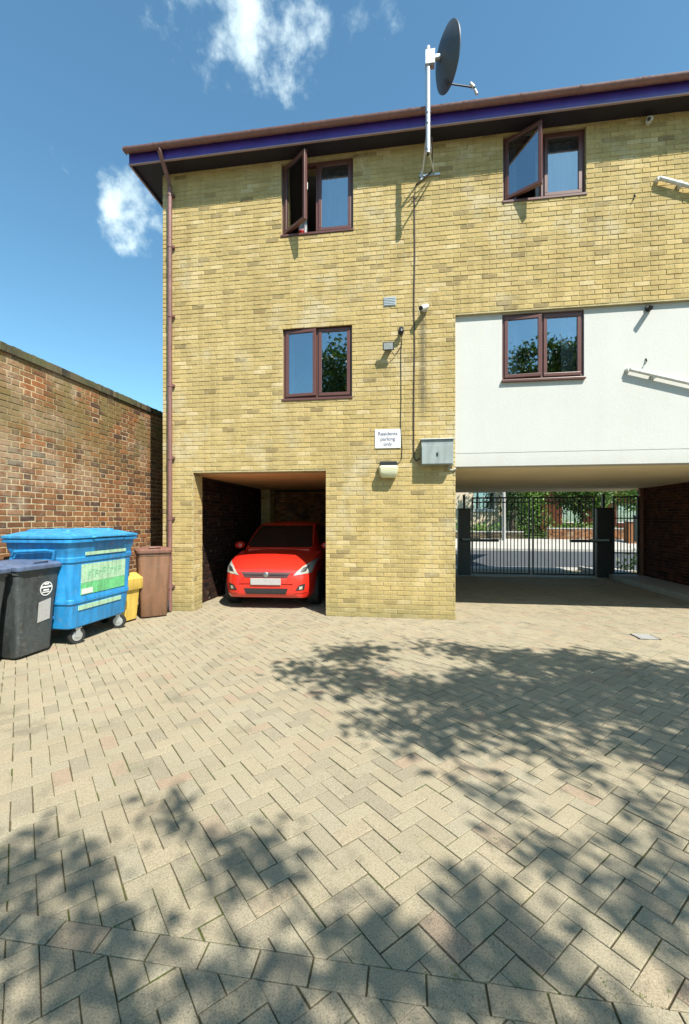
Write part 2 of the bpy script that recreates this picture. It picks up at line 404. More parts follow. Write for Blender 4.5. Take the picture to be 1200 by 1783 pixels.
CAMV = Vector((0, -CAM_D, CAM_H)); FW = Vector((-math.sin(TH), math.cos(TH), 0)); RT = Vector((math.cos(TH), math.sin(TH), 0))
def in_view(p, m=1.0):
    q = Vector(p)-CAMV; z = q.dot(FW)
    if z < .2: return False
    return abs(q.dot(RT)/z) < .795*m and -1.17*m < q.z/z < 1.2*m
def lay_bricks(places, mat, parent, n_single=300, visible=None, seed=1):
    """places: (origin, rz, length, height) ; nearest visible ones single, the rest one field"""
    rr = random.Random(seed)
    vis = [p for p in places if in_view(p[0]) and (visible is None or visible(p[0]))]
    vis.sort(key=lambda p: (Vector(p[0])-CAMV).length / max(.2, p[2]/.2)); single = set(id(p) for p in vis[:n_single])
    field = MB()
    for p in places:
        o, rz, l, h = p
        off = rr.uniform(-.0025, .0025); tilt = rr.uniform(-.006, .006); tw = rr.uniform(-.008, .008)
        mt = Matrix.Translation(o) @ Matrix.Rotation(rz+tw, 4, 'Z') @ Matrix.Rotation(tilt, 4, 'Y') @ Matrix.Translation((0, off, rr.uniform(-.0018, .0018)))
        if id(p) in single:
            ob = bpy.data.objects.new('brick', brick_mesh(l, h, mat)); C.objects.link(ob); ob.parent = parent; ob.matrix_local = mt
        else:
            vs, fs = brick_geo(l, h); field.add([mt @ Vector(v) for v in vs], fs)
    if field.v: tag(field.build('brick_field', mat, parent), kind='stuff')

def courses(u0, u1, z0, z1, holes, bond='stretcher', course=.0705, bl=.2025, j=.0085, seed=0):
    """rectangles (u0,u1,z0,z1) of bricks in a wall plane with rectangular holes"""
    rr = random.Random(seed); out = []; n = int(round((z1-z0)/course))
    for i in range(n):
        za = z0+i*course; zb = za+course-j
        u = u0-(bl+j)*(.5 if i % 2 else 0)-(bl+j)
        kk = 0
        while u < u1:
            if bond == 'stretcher': l = bl
            else:
                l = bl if (kk % 2 == 0) else bl*.485
                if kk == 0 and i % 2: u -= bl*.26
            kk += 1
            segs = [(max(u, u0), min(u+l, u1))]; u += l+j
            zc = (za+zb)/2
            for (a, b2, c, d) in holes:
                if not (c < zc < d): continue
                ns = []
                for s0, s1 in segs:
                    if s1 <= a or s0 >= b2: ns.append((s0, s1)); continue
                    if s0 < a: ns.append((s0, a))
                    if s1 > b2: ns.append((b2, s1))
                segs = ns
            for s0, s1 in segs:
                if s1-s0 > .02: out.append((s0, s1, za, zb))
    return out

# ------------------------------------------------------------------ ground, road
g = MB(); g.box(-400, 400, -400, 400, -.7, -.30); tag(g.build('ground', 'yard_earth'), kind='structure')
XL, XR = -4.93, 6.0
bed = MB(); bed.box(XL-.6, XR+1.5, -9.5, 7.2, -.28, -.0062); bed = tag(bed.build('courtyard_paving', 'joint_sand'), kind='structure')

def clip_poly(poly, nx, ny, d):       # keep nx*x+ny*y >= d
    out = []
    for i, p in enumerate(poly):
        q = poly[(i+1) % len(poly)]; a = nx*p[0]+ny*p[1]-d; b2 = nx*q[0]+ny*q[1]-d
        if a >= 0: out.append(p)
        if (a >= 0) != (b2 >= 0):
            t = a/(a-b2); out.append((p[0]+t*(q[0]-p[0]), p[1]+t*(q[1]-p[1])))
    return out
def paver_geo(poly, top, depth=.05, ch=.0022):
    n = len(poly); cx = sum(p[0] for p in poly)/n; cy = sum(p[1] for p in poly)/n
    ins = []
    for i, p in enumerate(poly):
        a = Vector(poly[i-1])-Vector(p); b2 = Vector(poly[(i+1) % n])-Vector(p)
        a = a.normalized(); b2 = b2.normalized(); s = a+b2; k = ch/max(.3, abs(a.cross(b2))) if hasattr(a, 'cross') else ch
        ins.append((p[0]+s.x*k, p[1]+s.y*k))
    vs = [(x, y, top-depth) for x, y in poly]+[(x, y, top-ch*.7) for x, y in poly]+[(x, y, top) for x, y in ins]
    fs = [tuple(range(2*n, 3*n))]
    for i in range(n):
        j = (i+1) % n
        fs += [(i, j, n+j, n+i), (n+i, n+j, 2*n+j, 2*n+i)]
    return vs, fs
def lay_pavers():
    u = .0955; jt = .0048; polys = []
    c45 = math.sqrt(.5); BY0, BY1 = -5.37, -5.275
    ox, oy = -.03, -3.0
    rg = range(-122, 123)
    for r_ in rg:
        for i in rg:
            m4 = (i-r_) % 4
            if m4 == 0: cell = (i, r_, 2, 1)
            elif m4 == 3: cell = (i, r_, 1, 2)
            else: continue
            x0, y0 = cell[0]*u+jt/2, cell[1]*u+jt/2; x1, y1 = x0+cell[2]*u-jt, y0+cell[3]*u-jt
            jx = random.gauss(0, .0012); jy = random.gauss(0, .0012); ja = random.gauss(0, .006)
            cx, cy = (x0+x1)/2+jx, (y0+y1)/2+jy
            poly = []
            for (a, b2) in ((x0, y0), (x1, y0), (x1, y1), (x0, y1)):
                da, db = a-(x0+x1)/2, b2-(y0+y1)/2
                a2, b3 = cx+da*math.cos(ja)-db*math.sin(ja), cy+da*math.sin(ja)+db*math.cos(ja)
                poly.append((ox+c45*(a2-b3), oy+c45*(a2+b3)))
            px_, py_ = sum(p[0] for p in poly)/4, sum(p[1] for p in poly)/4
            if not (XL-.1 < px_ < 6.2 and -9.4 < py_ < 7.1): continue
            if py_ > .12 and not (px_ < -3.9+.2*0 or -3.6 < px_ < -1.2 or px_ > .65 or (py_ > .4 and -4 < px_ < -.9)): continue
            if px_ > 5.15 and py_ > .0: continue
            poly = clip_poly(poly, 1, 0, XL+.004)
            if not poly: continue
            if py_ > (BY0+BY1)/2: poly2 = clip_poly(poly, 0, 1, BY1+.003)
            else: poly2 = clip_poly(poly, 0, -1, -BY0+.003)
            alt = clip_poly(poly, 0, -1, -BY0+.003) if py_ > (BY0+BY1)/2 else clip_poly(poly, 0, 1, BY1+.003)
            for q in (poly2, alt):
                if len(q) < 3: continue
                ar = abs(sum(q[k][0]*q[(k+1) % len(q)][1]-q[(k+1) % len(q)][0]*q[k][1] for k in range(len(q))))/2
                if ar > .0006: polys.append(q)
    x = XL; k = 0
    while x < 6.2:                       # border course
        l = .188; polys.append([(x+.003, BY0), (x+l, BY0), (x+l, BY1), (x+.003, BY1)]); x += .192
    info = []
    for p in polys:
        c = Vector((sum(q[0] for q in p)/len(p), sum(q[1] for q in p)/len(p), 0)); info.append((in_view(c, 1.03), (c-CAMV).length, c, p))
    vis = sorted([t for t in info if t[0]], key=lambda t: t[1])[:300]; ids = set(id(t) for t in vis)
    field = MB(); full = {}
    for t in info:
        c, p = t[2], t[3]; top = max(-.0022, min(.0022, random.gauss(0, .0012)))
        sx, sy = random.gauss(0, .006), random.gauss(0, .006)
        if id(t) in ids:
            m_ = MB(); m_.add(*paver_geo([(q[0]-c.x, q[1]-c.y) for q in p], 0)); me = m_.mesh('paver'); me.materials.append(M['concrete_paver'])
            ob = bpy.data.objects.new('paver', me); C.objects.link(ob); ob.parent = bed; ob.location = (c.x, c.y, top); ob.rotation_euler = (sx, sy, 0)
        else:
            vs, fs = paver_geo(p, top)
            field.add([(a, b2, z+(a-c.x)*sy+(b2-c.y)*sx) for a, b2, z in vs], fs)
    tag(field.build('paver_field', 'concrete_paver', bed), kind='stuff')
lay_pavers()
def moss_tufts():
    # small moss and weed tufts in the joints near the camera
    mb = MB(); rr = random.Random(3); spots = []
    for _ in range(70):
        x = rr.uniform(-1.6, 1.2); y = -5.26+rr.gauss(0, .02) if rr.random() < .6 else rr.uniform(-5.6, -4.2); spots.append((x, y))
    for x, y in spots:
        for k in range(rr.randint(6, 16)):
            a = rr.uniform(0, 6.28); d = abs(rr.gauss(0, .010)); px_, py_ = x+d*math.cos(a)*1.8, y+d*math.sin(a)
            h = rr.uniform(.002, .008); w = rr.uniform(.002, .004); b2 = rr.uniform(0, 6.28)
            mb.add([(px_-w*math.cos(b2), py_-w*math.sin(b2), -.01), (px_+w*math.cos(b2), py_+w*math.sin(b2), -.01), (px_+rr.gauss(0, .003), py_+rr.gauss(0, .003), h)], [(0, 1, 2)])
    tag(mb.build('moss', 'leaf_bright'), 'green moss growing in the paving joints near the camera', 'moss', kind='stuff')
moss_tufts()

# passage walkway, kerb, street
bx('walkway', 'pavement_slab', None, 5.26, 6.05, .0, 7.2, -.2, .09, kind='structure')
kr = MB(); yy = 0
kerb = tag(empty('passage_kerb', (5.2, 0, 0)), kind='structure')
while yy < 7.1:
    MB().box(-.06, .055, yy+.003, yy+.91, -.2, .115).build('kerb_stone', 'kerb_stone', kerb, bevel=.012); yy += .915
bx('near_pavement', 'pavement_slab', None, -30, 40, 7.203, 8.2, -.29, -.02, kind='structure')
road = bx('road', 'asphalt', None, -60, 70, 8.2, 16.3, -.29, -.06, kind='structure')
fk = tag(empty('far_kerb', (0, 16.3, 0)), kind='structure')
for k in range(-12, 34): MB().box(k*.915+.004, k*.915+.911, 0, .15, -.25, .06).build('kerb_stone', 'pavement_slab', fk, bevel=.01)
fp = MB(); fp.add([(-40, 16.45, .05), (60, 16.45, .05), (60, 19.0, .42), (-40, 19.0, .42), (60, 60, .6), (-40, 60, .6)], [(0, 1, 2, 3), (3, 2, 4, 5)])
fp.v = fp.v; tag(fp.build('far_pavement', 'pavement_slab'), kind='structure')
vg = MB(); vg.add([(-40, 19.6, .46), (60, 19.6, .46), (60, 60, .62), (-40, 60, .62)], [(0, 1, 2, 3)]); tag(vg.build('front_lawn', 'turf'), kind='structure')

# ------------------------------------------------------------------ apartment building
BXL, BXR, ZT = -4.06, 6.9, 7.30
bld = tag(empty('apartment_building', (0, 0, 0)), 'three storey yellow brick apartment block with car port and gated passage', 'building')
GAR = (-3.52, -1.28, -.1, 2.30); PAS = (.72, 7.0, -.1, 2.33); PAN = (.72, BXR+.1, 2.33, 4.63)
WIN = [(-2.006, -.844, 6.075, 7.247), (1.413, 2.575, 6.265, 7.262), (-1.987, -.862, 3.44, 4.603)]
W4 = (1.413, 2.570, 3.60, 4.615)
wall = empty('facade_wall', parent=bld)
def plane_cells(holes, u0, u1, z0, z1):
    us = sorted(set([u0, u1]+[min(max(x, u0), u1) for h in holes for x in h[:2]])); zs = sorted(set([z0, z1]+[min(max(x, z0), z1) for h in holes for x in h[2:]]))
    for i in range(len(us)-1):
        for k in range(len(zs)-1):
            cu, cz = (us[i]+us[i+1])/2, (zs[k]+zs[k+1])/2
            if any(h[0] < cu < h[1] and h[2] < cz < h[3] for h in holes): continue
            yield us[i], us[i+1], zs[k], zs[k+1]
holes = [GAR, PAS, PAN]+WIN
core = MB()
for a, b2, c, d in plane_cells(holes, BXL+.004, BXR, -.1, ZT): core.box(a, b2, .006, .33, c, d)
core.build('mortar_core', 'yellow_mortar', wall)
# facade bricks (kept clear of the openings)
cr = courses(BXL, BXR, 0, ZT, holes, seed=2)
lay_bricks([((( a+b2)/2, 0, (c+d)/2), 0, b2-a, d-c) for a, b2, c, d in cr], 'yellow_brick', wall, 300, seed=4)
# garage reveal and passage reveal, building's left flank
rev = MB(); pl = []
for a, b2, c, d in courses(.035, .33, 0, 2.30, [], seed=3): pl.append(((GAR[0]+.004, (a+b2)/2, (c+d)/2), R(90), b2-a, d-c))
flank = []
for a, b2, c, d in courses(.035, 9.0, 0, ZT, [], seed=5): flank.append(((BXL, (a+b2)/2, (c+d)/2), R(-90), b2-a, d-c))
for a, b2, c, d in courses(.035, .33, 0, 2.30, [], seed=6): pl.append(((GAR[1]-.004, (a+b2)/2, (c+d)/2), R(-90), b2-a, d-c))
for a, b2, c, d in courses(.035, 6.6, 0, 2.33, [], seed=8): pl.append(((PAS[0]+.004, (a+b2)/2, (c+d)/2), R(90), b2-a, d-c))
sw = empty('side_wall', parent=bld)
smb = MB(); smb.box(BXL+.006, BXL+.25, .331, 9.0, -.1, ZT)
smb.build('mortar_core', 'yellow_mortar', sw)
lay_bricks(pl, 'yellow_brick', sw, 120, seed=9)
lay_bricks(flank, 'yellow_brick', sw, 0, seed=10)
# render panel: upper sheet, groove, lower sheet
pan = empty('render_panel', parent=bld); tag(pan, 'white rendered panel with a thin groove near its foot')
pb = MB()
for a, b2, c, d in plane_cells([W4], .722, BXR, 2.535, 4.628): pb.box(a, b2, .06, .33, c, d)
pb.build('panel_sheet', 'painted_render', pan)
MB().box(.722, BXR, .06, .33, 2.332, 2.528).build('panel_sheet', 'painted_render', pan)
MB().box(.722, BXR, .066, .33, 2.528, 2.535).build('panel_groove', 'cabinet_grey', pan)
# passage: ceiling, right wall, left core, upper floor slab
bx('passage_ceiling', 'ceiling_board', bld, .72, 6.0, .331, 6.6, 2.335, 2.6)
bx('passage_left_core', 'yellow_mortar', bld, .45, .714, .331, 6.6, -.1, 2.334)
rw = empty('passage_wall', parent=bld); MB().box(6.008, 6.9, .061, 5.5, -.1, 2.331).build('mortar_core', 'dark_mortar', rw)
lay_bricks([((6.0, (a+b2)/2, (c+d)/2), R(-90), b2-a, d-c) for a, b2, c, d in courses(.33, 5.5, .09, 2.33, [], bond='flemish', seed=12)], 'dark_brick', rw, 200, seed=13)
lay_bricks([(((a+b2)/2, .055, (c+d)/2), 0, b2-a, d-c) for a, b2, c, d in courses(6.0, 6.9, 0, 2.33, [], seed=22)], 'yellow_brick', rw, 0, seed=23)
# garage interior
plain('shade_dark_mortar', (.022, .02, .018), .95); gi = empty('car_port_wall', parent=bld)  # mortar darkened to carry the interior's shade in its colour
MB().box(-3.80, -3.706, .331, 6.0, -.1, 2.29).build('mortar_core', 'shade_dark_mortar', gi)
gb = MB(); gb.box(-3.45, -.9, 4.306, 4.5, -.1, 2.29); gb.box(-3.9, -.9, 6.0, 6.2, -.1, 2.29); gb.box(-1.05, -.9, .331, 4.3, -.1, 2.29); gb.build('back_core', 'shade_dark_mortar', gi)
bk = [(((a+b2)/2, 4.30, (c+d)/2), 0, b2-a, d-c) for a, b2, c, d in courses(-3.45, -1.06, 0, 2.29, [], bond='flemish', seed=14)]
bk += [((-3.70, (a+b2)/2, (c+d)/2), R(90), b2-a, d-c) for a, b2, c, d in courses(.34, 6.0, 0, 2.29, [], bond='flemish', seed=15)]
nb = len([q for q in bk if q[1] == 0]); lay_bricks(bk[:nb], 'red_brick', gi, 0, seed=16); lay_bricks(bk[nb:], 'shade_dark_brick', gi, 0, seed=16)
gp = empty('car_port_pier', parent=bld); MB().box(-3.70, -3.464, 3.906, 4.2, -.1, 2.29).build('mortar_core', 'yellow_mortar', gp)
lay_bricks([(((a+b2)/2, 3.9, (c+d)/2), 0, b2-a, d-c) for a, b2, c, d in courses(-3.70, -3.464, 0, 2.29, [], seed=17)]+
           [((-3.46, (a+b2)/2, (c+d)/2), R(90), b2-a, d-c) for a, b2, c, d in courses(3.935, 4.29, 0, 2.29, [], seed=18)], 'yellow_brick', gp, 60, seed=19)
bx('car_port_ceiling', 'garage_board', bld, -3.85, -.9, .331, 6.2, 2.305, 2.55)
bx('wall_vent', 'bin_yellow', bld, -1.72, -1.60, 4.27, 4.299, 1.93, 2.05, .004)
# eaves
EO = -.31; EL = BXL-.40
sf = MB(); sf.box(EL+.02, BXR+.3, EO+.02, .0, ZT-.01, ZT+.02); sf.box(EL+.02, BXL+.004, .0, 9.2, ZT-.01, ZT+.02); sf.build('soffit', 'dark_soffit', bld)
fs_ = MB(); fs_.box(EL, BXR+.3, EO, EO+.02, ZT-.03, ZT+.18); fs_.box(EL, EL+.02, EO+.02, 9.2, ZT-.03, ZT+.20); fs_.build('fascia', 'sky_purple_fascia', bld, bevel=.004)
tr = MB(); tr.box(EL-.003, BXR+.3, EO-.006, EO+.024, ZT-.046, ZT-.031); tr.box(EL-.003, EL+.024, EO+.025, 9.2, ZT-.046, ZT-.031); tr.build('fascia_trim', 'trim_plastic', bld)
rf = MB(); rf.add([(EL-.04, EO-.04, ZT+.19), (BXR+.5, EO-.04, ZT+.19), (BXR+.5, 4.5, ZT+2.6), (0, 4.5, ZT+2.6), (EL-.04, 9.3, ZT+.19), (BXR+.5, 9.3, ZT+.19)], [(0, 1, 2, 3), (0, 3, 4), (4, 3, 2, 5)])
rf.build('roof', 'roof_tile', bld)
gy, gz, gr = EO-.062, ZT+.165, .058
def half_pipe(x0, x1, y, z, r, t=.004):
    m_ = MB(); ring = lambda x: [(x, y+r*math.cos(a), z-.010+r*math.sin(a)*1.0) for a in np.linspace(math.pi, 2*math.pi, 13)]+[(x, y+(r-t)*math.cos(a), z-.010+(r-t)*math.sin(a)) for a in np.linspace(2*math.pi, math.pi, 13)]
    m_.loft([ring(x0), ring(x1)], True, True); return m_
gut = half_pipe(EL-.03, BXR+.3, gy, gz, gr).build('gutter', 'gutter_plastic', bld, smooth=True)
for x in [EL+.04, -3.95, -3.75]+[-3.1+.78*k for k in range(13)]:
    half_pipe(x-.018, x+.018, gy, gz+.002, gr+.006, .01).build('gutter_bracket', 'gutter_plastic', gut, smooth=True)
MB().box(EL-.034, EL-.03, gy-gr, gy+gr, gz-gr, gz+.004).build('gutter_stop', 'gutter_plastic', gut)
PX = -3.885
dp = MB().tube([(PX, gy, gz-.05), (PX, gy, gz-.10), (PX, gy+.06, gz-.17), (PX, -.12, ZT-.20), (PX, -.075, ZT-.28), (PX, -.075, ZT-.36), (PX, -.075, 3.0), (PX, -.075, 0.02)], .036, 14).build('downpipe', 'gutter_plastic', bld, smooth=True)
for z in (ZT-.40, 6.05, 4.9, 3.75, 2.55, 1.55, .42):
    MB().lathe([(.037, -.035), (.043, -.035), (.043, .035), (.037, .035)], (PX, -.075, z), (0, 0, 1), 14).box(PX-.055, PX+.055, -.045, -.004, z-.018, z+.018).build('pipe_clip', 'gutter_plastic', dp)
# windows
def window(rect, yf, open_deg, label, curtain):
    x0, x1, z0, z1 = rect; w = empty('window', parent=bld); tag(w, label)
    fw, y0, y1 = .05, yf+.03, yf+.10; xm = (x0+x1)/2
    fr = MB(); fr.box(x0, x1, y0, y1, z0+.02, z0+.02+fw); fr.box(x0, x1, y0, y1, z1-fw, z1); fr.box(x0, x0+fw, y0+.001, y1, z0+.02+fw, z1-fw); fr.box(x1-fw, x1, y0+.001, y1, z0+.02+fw, z1-fw)
    fr.box(xm-.028, xm+.028, y0+.002, y1, z0+.02+fw, z1-fw); fr.build('frame', 'brown_plastic', w, bevel=.005)
    MB().box(x0-.012, x1+.012, yf-.045, y1, z0-.018, z0+.019).build('sill', 'brown_plastic', w, bevel=.006)
    zb, zt = z0+.02+fw-.012, z1-fw+.012; sw_ = .05
    for side in (0, 1):
        a, b2 = (x0+fw-.012, xm-.018) if side == 0 else (xm+.018, x1-fw+.012)
        hinge = Vector((a, y0-.012, 0)); L_ = b2-a
        ang = R(-open_deg) if side == 0 else 0
        mt = Matrix.Translation(hinge) @ Matrix.Rotation(ang, 4, 'Z')
        s_ = MB()
        for q in ((0, L_, -.006, .05, zb, zb+sw_), (0, L_, -.006, .05, zt-sw_, zt), (0, sw_, -.005, .05, zb+sw_, zt-sw_), (L_-sw_, L_, -.005, .05, zb+sw_, zt-sw_)): s_.box(*q, mat=mt)
        s_.build('sash', 'brown_plastic', w, bevel=.005)
        MB().box(sw_-.006, L_-sw_+.006, .014, .018, zb+sw_-.006, zt-sw_+.006, mat=mt).build('pane', 'window_glass', w)
        if side == 0: MB().box(L_-.035, L_-.018, .052, .075, (zb+zt)/2-.05, (zb+zt)/2+.06, mat=mt).build('handle', 'white_plastic', w, bevel=.003)
    # room behind with curtains
    rm = MB(); X0, X1, Z0, Z1, Y0, Y1 = x0-.4, x1+.4, z0-.7, z1+.02, .331, 3.0
    v = [(X0, Y0, Z0), (X1, Y0, Z0), (X1, Y0, Z1), (X0, Y0, Z1), (X0, Y1, Z0), (X1, Y1, Z0), (X1, Y1, Z1), (X0, Y1, Z1)]
    rm.add(v, [(4, 5, 6, 7), (0, 4, 7, 3), (1, 2, 6, 5), (3, 7, 6, 2), (0, 1, 5, 4)]); rm.build('room', 'room_plaster', w)
    for (ca, cb, amp) in curtain:
        n = 60; m_ = MB(); top = []; bot = []
        for i in range(n+1):
            t = i/n; x = x0+(ca+(cb-ca)*t)*(x1-x0); yy_ = yf+.20+amp*math.sin(t*(cb-ca)*40)+amp*.5*math.sin(t*71)
            top.append((x, yy_, z1-.02)); bot.append((x, yy_+.02*math.sin(t*23), z0+.03))
        m_.loft([bot, top], False, False); m_.build('curtain', 'net_curtain', w, smooth=True)
    return w
window(WIN[0], .03, 38, 'top floor window over the car port with its left casement swung open', [(.5, 1.0, .012), (.2, .32, .02)])
window(WIN[1], .03, 33, 'top floor window right of the satellite dish with its left casement open', [(.45, 1.0, .014), (.08, .2, .02)])
window(WIN[2], .03, 5, 'first floor brown window set in the brickwork over the car port', [(.0, .12, .02)])
window(W4, .06, 4, 'first floor brown window set in the white rendered panel', [(.03, .24, .022), (.78, .97, .02)])
t = tag(empty('red_pot', (-1.70, .12, 6.115)), 'small red pot on the sill of the open top floor window over the car port', 'pot')
plain('pot_red', (.45, .03, .04), .5); MB().lathe([(.03, 0), (.045, .07), (.05, .075), (.05, .09), (.02, .09)], (0, 0, 0), (0, 0, 1), 14).build('pot', 'pot_red', t, smooth=True)
# air brick
ab = tag(empty('air_vent', (-.27, 0, 4.90), parent=bld), 'small grey louvred air vent in the brickwork')
MB().box(-.095, .095, -.012, .0, -.07, .07).build('vent_frame', 'cabinet_grey', ab, bevel=.003)
for k in range(5): MB().box(-.08, .08, -.018, -.011, -.055+k*.025, -.043+k*.025).build('louvre', 'galvanised', ab)

# ------------------------------------------------------------------ things on the facade
t = tag(empty('satellite_dish', (.289, -.50, 6.74)), 'dark satellite dish on a tall silver mast above the gutter', 'satellite dish')
MB().tube([(0, 0, -.03), (0, 0, 1.47)], .033, 16).build('mast', 'galvanised', t, smooth=True)
MB().tube([(0, 0, -.05), (0, 0, -.028)], .02, 12).build('mast_cap', 'black_rubber', t)
br = MB(); br.tube([(.115, .49, .055), (.0, .0, .03)], .013, 8); br.tube([(-.07, .49, .03), (.0, .0, .40)], .013, 8); br.tube([(.115, .49, .055), (0, 0, .40)], .007, 8)
br.box(-.11, .20, .478, .497, .03, .06); br.box(-.09, -.05, .48, .497, -.02, .12); br.build('bracket', 'galvanised', t)
for z in (.03, .40, .55): MB().lathe([(.033, -.02), (.04, -.02), (.04, .02), (.033, .02)], (0, 0, z), (0, 0, 1), 14).build('clamp', 'steel', t)
DN = Vector((.92, .37, .10)).normalized()            # dish boresight: right and away
dc = Vector((.22, .06, 1.36)); U = Vector((0, 0, 1)); du = (U-DN*U.dot(DN)).normalized(); dr = DN.cross(du)
dm = MB(); ringsF = []; ringsB = []
for k in range(9):
    q = k/8; ringsF.append([dc+DN*(.12*q*q-.05)+q*(dr*.36*math.cos(a)+du*.40*math.sin(a)) for a in np.linspace(0, 2*math.pi, 48, endpoint=False)])
    ringsB.append([p-DN*.012 for p in ringsF[-1]])
ringsF[0] = [dc+DN*-.05+.001*(dr*math.cos(a)+du*math.sin(a)) for a in np.linspace(0, 2*math.pi, 48, endpoint=False)]; ringsB[0] = [p-DN*.012 for p in ringsF[0]]
dm.loft(list(reversed(ringsB))[::-1]+ringsF[::-1], True, False); dm.build('reflector', 'dish_grey', t, smooth=True)
MB().tube([dc-DN*.05, Vector((0.02, 0, 1.30))], .04, 12).box(-.04, .09, -.05, .05, 1.20, 1.40).build('dish_mount', 'galvanised', t, bevel=.004)
foot = dc-du*.36; tip = dc+DN*.46-du*.36
MB().tube([dc-du*.31-DN*.02, foot, tip], .011, 10).build('feed_arm', 'black_plastic', t, smooth=True)
MB().tube([tip-DN*.02, tip-DN*.07+du*.05], .032, 14, r2=.024).tube([tip+Vector((0, 0, -.03)), tip+Vector((.03, 0, -.10))], .02, 10).build('feed_horn', 'white_plastic', t, smooth=True)
tag(MB().tube([(.345, -.40, 7.02), (.36, -.3, 6.93), (.37, -.04, 6.82), (.25, -.02, 6.74), (.13, -.012, 6.66), (.108, -.012, 6.5), (.112, -.012, 5.6), (.10, -.012, 4.8), (.110, -.012, 4.2), (.098, -.012, 3.4), (.096, -.012, 2.62), (.10, -.014, 2.48), (.13, -.02, 2.42), (.19, -.02, 2.46)], .0095, 8).build('coaxial_cable', 'cable_brown'), 'thick brown cable running down the brickwork from the dish to the grey cabinet', 'cable')
def wall_camera(x, y, z, aim, label, col='white_plastic', s=1.0):
    c = tag(empty('security_camera', (x, y, z)), label, 'camera')
    a = Vector(aim).normalized(); d0 = Vector((0, -.07*s, -.01))
    MB().lathe([(.045*s, 0), (.045*s, .022*s), (.03*s, .03*s)], (0, 0, 0), (0, -1, 0), 16).build('mount', col, c, smooth=True)
    MB().tube([(0, -.02*s, 0), d0], .014*s, 10).build('arm', col, c)
    MB().tube([d0-a*.05*s, d0+a*.10*s], .034*s, 16).build('housing', col, c, smooth=True)
    MB().tube([d0+a*.10*s, d0+a*.106*s], .027*s, 16).build('lens', 'black_plastic', c)
    return c
wall_camera(.262, 0, 4.75, (-.55, -.7, -.45), 'white security camera on the brickwork beside the vertical cable', s=1.15)
wall_camera(3.40, 0, 7.20, (-.5, -.6, -.5), 'small white security camera under the eaves at top right', s=.9)
wall_camera(3.43, .06, 4.56, (-.45, -.75, -.45), 'black security camera on the white rendered panel', 'black_plastic', s=1.0)
t = tag(empty('motion_sensor', (-.093, 0, 4.44)), 'small black motion sensor above the floodlight on the brickwork', 'sensor')
MB().box(-.035, .035, -.03, 0, -.05, .05).build('base', 'black_plastic', t, bevel=.006); MB().lathe([(.03, 0), (.045, .02), (.04, .06), (.0, .075)], (0, -.055, -.02), (-.15, -.5, -.75), 14).build('sensor_head', 'black_plastic', t, smooth=True)
t = tag(empty('floodlight', (-.287, 0, 4.16)), 'small black floodlight on the brickwork left of its cable', 'floodlight')
mt = Matrix.Translation((0, -.13, .0)) @ Matrix.Rotation(R(14), 4, 'X')
MB().box(-.085, .085, -.02, .02, -.06, .06, mat=mt).build('housing', 'black_plastic', t, bevel=.008); MB().box(-.07, .07, -.0225, -.0205, -.047, .047, mat=mt).build('lens', 'galvanised', t)
MB().box(-.05, .05, -.12, -.002, -.008, .008).build('bracket', 'black_plastic', t)
tag(MB().tube([(-.093, -.02, 4.36), (-.085, -.012, 4.27), (-.10, -.010, 4.1), (-.096, -.01, 3.4), (-.105, -.01, 2.95), (-.082, -.01, 2.62), (-.09, -.012, 2.46), (-.14, -.02, 2.38), (-.17, -.03, 2.38)], .0055, 8).build('lamp_cable', 'black_rubber'), 'thin black cable from the motion sensor down to the bulkhead lamp', 'cable')
tag(MB().tube([(-.097, -.012, 4.20), (-.16, -.012, 4.10), (-.20, -.03, 4.05), (-.25, -.1, 4.10)], .005, 8).build('floodlight_cable', 'black_rubber'), 'short black cable looping from the floodlight to the sensor cable', 'cable')
t = tag(empty('parking_sign', (-.302, 0, 2.776)), 'white notice in dark lettering about parking above the bulkhead lamp', 'sign')
MB().box(-.20, .20, -.012, -.002, -.148, .148).build('board', 'white_paint', t, bevel=.003)
def text_mesh(txt, size, name='lettering'):
    cu = bpy.data.curves.new(name, 'FONT'); cu.body = txt; cu.size = size; cu.align_x = 'CENTER'; cu.extrude = .0005; cu.offset = size*.012
    o = bpy.data.objects.new('tmp', cu); C.objects.link(o); dg = bpy.context.evaluated_depsgraph_get()
    me = bpy.data.meshes.new_from_object(o.evaluated_get(dg)); bpy.data.objects.remove(o); return me
for txt, z in (('Residents', .052), ('parking', -.03), ('only', -.11)):
    me = text_mesh(txt, .078); me.materials.append(M['ink']); o = link('lettering', me, t, loc=(0, -.0135, z)); o.rotation_euler = (R(90), 0, 0)
t = tag(empty('bulkhead_lamp', (-.287, 0, 2.30)), 'cream bulkhead lamp on the wall below the parking notice', 'wall lamp')
MB().box(-.13, .13, -.10, -.0, .035, .115).build('housing', 'black_plastic', t, bevel=.01)
lens = MB(); ringsL = []
for z, w_, d_ in ((.045, .135, .15), (.02, .15, .17), (-.05, .14, .165), (-.12, .115, .13), (-.135, .10, .11)): ringsL.append([(-w_, -.004, z), (-w_, -d_*.75, z), (-w_*.8, -d_, z), (w_*.8, -d_, z), (w_, -d_*.75, z), (w_, -.004, z)])
lens.loft(ringsL); lens.build('lens', 'lamp_lens', t, smooth=True)
t = tag(empty('meter_cabinet', (.44, 0, 2.53)), 'grey metal wall cabinet beside the white panel', 'cabinet')
MB().box(-.235, .235, -.16, -.002, -.185, .185).build('body', 'cabinet_grey', t, bevel=.006); MB().box(-.225, .225, -.17, -.161, -.175, .10).build('door', 'cabinet_grey', t, bevel=.003)
MB().box(-.25, .25, -.185, -.004, .186, .20).build('top', 'galvanised', t, bevel=.003)
MB().box(-.012, .012, -.178, -.171, -.06, -.01).build('latch', 'black_plastic', t)
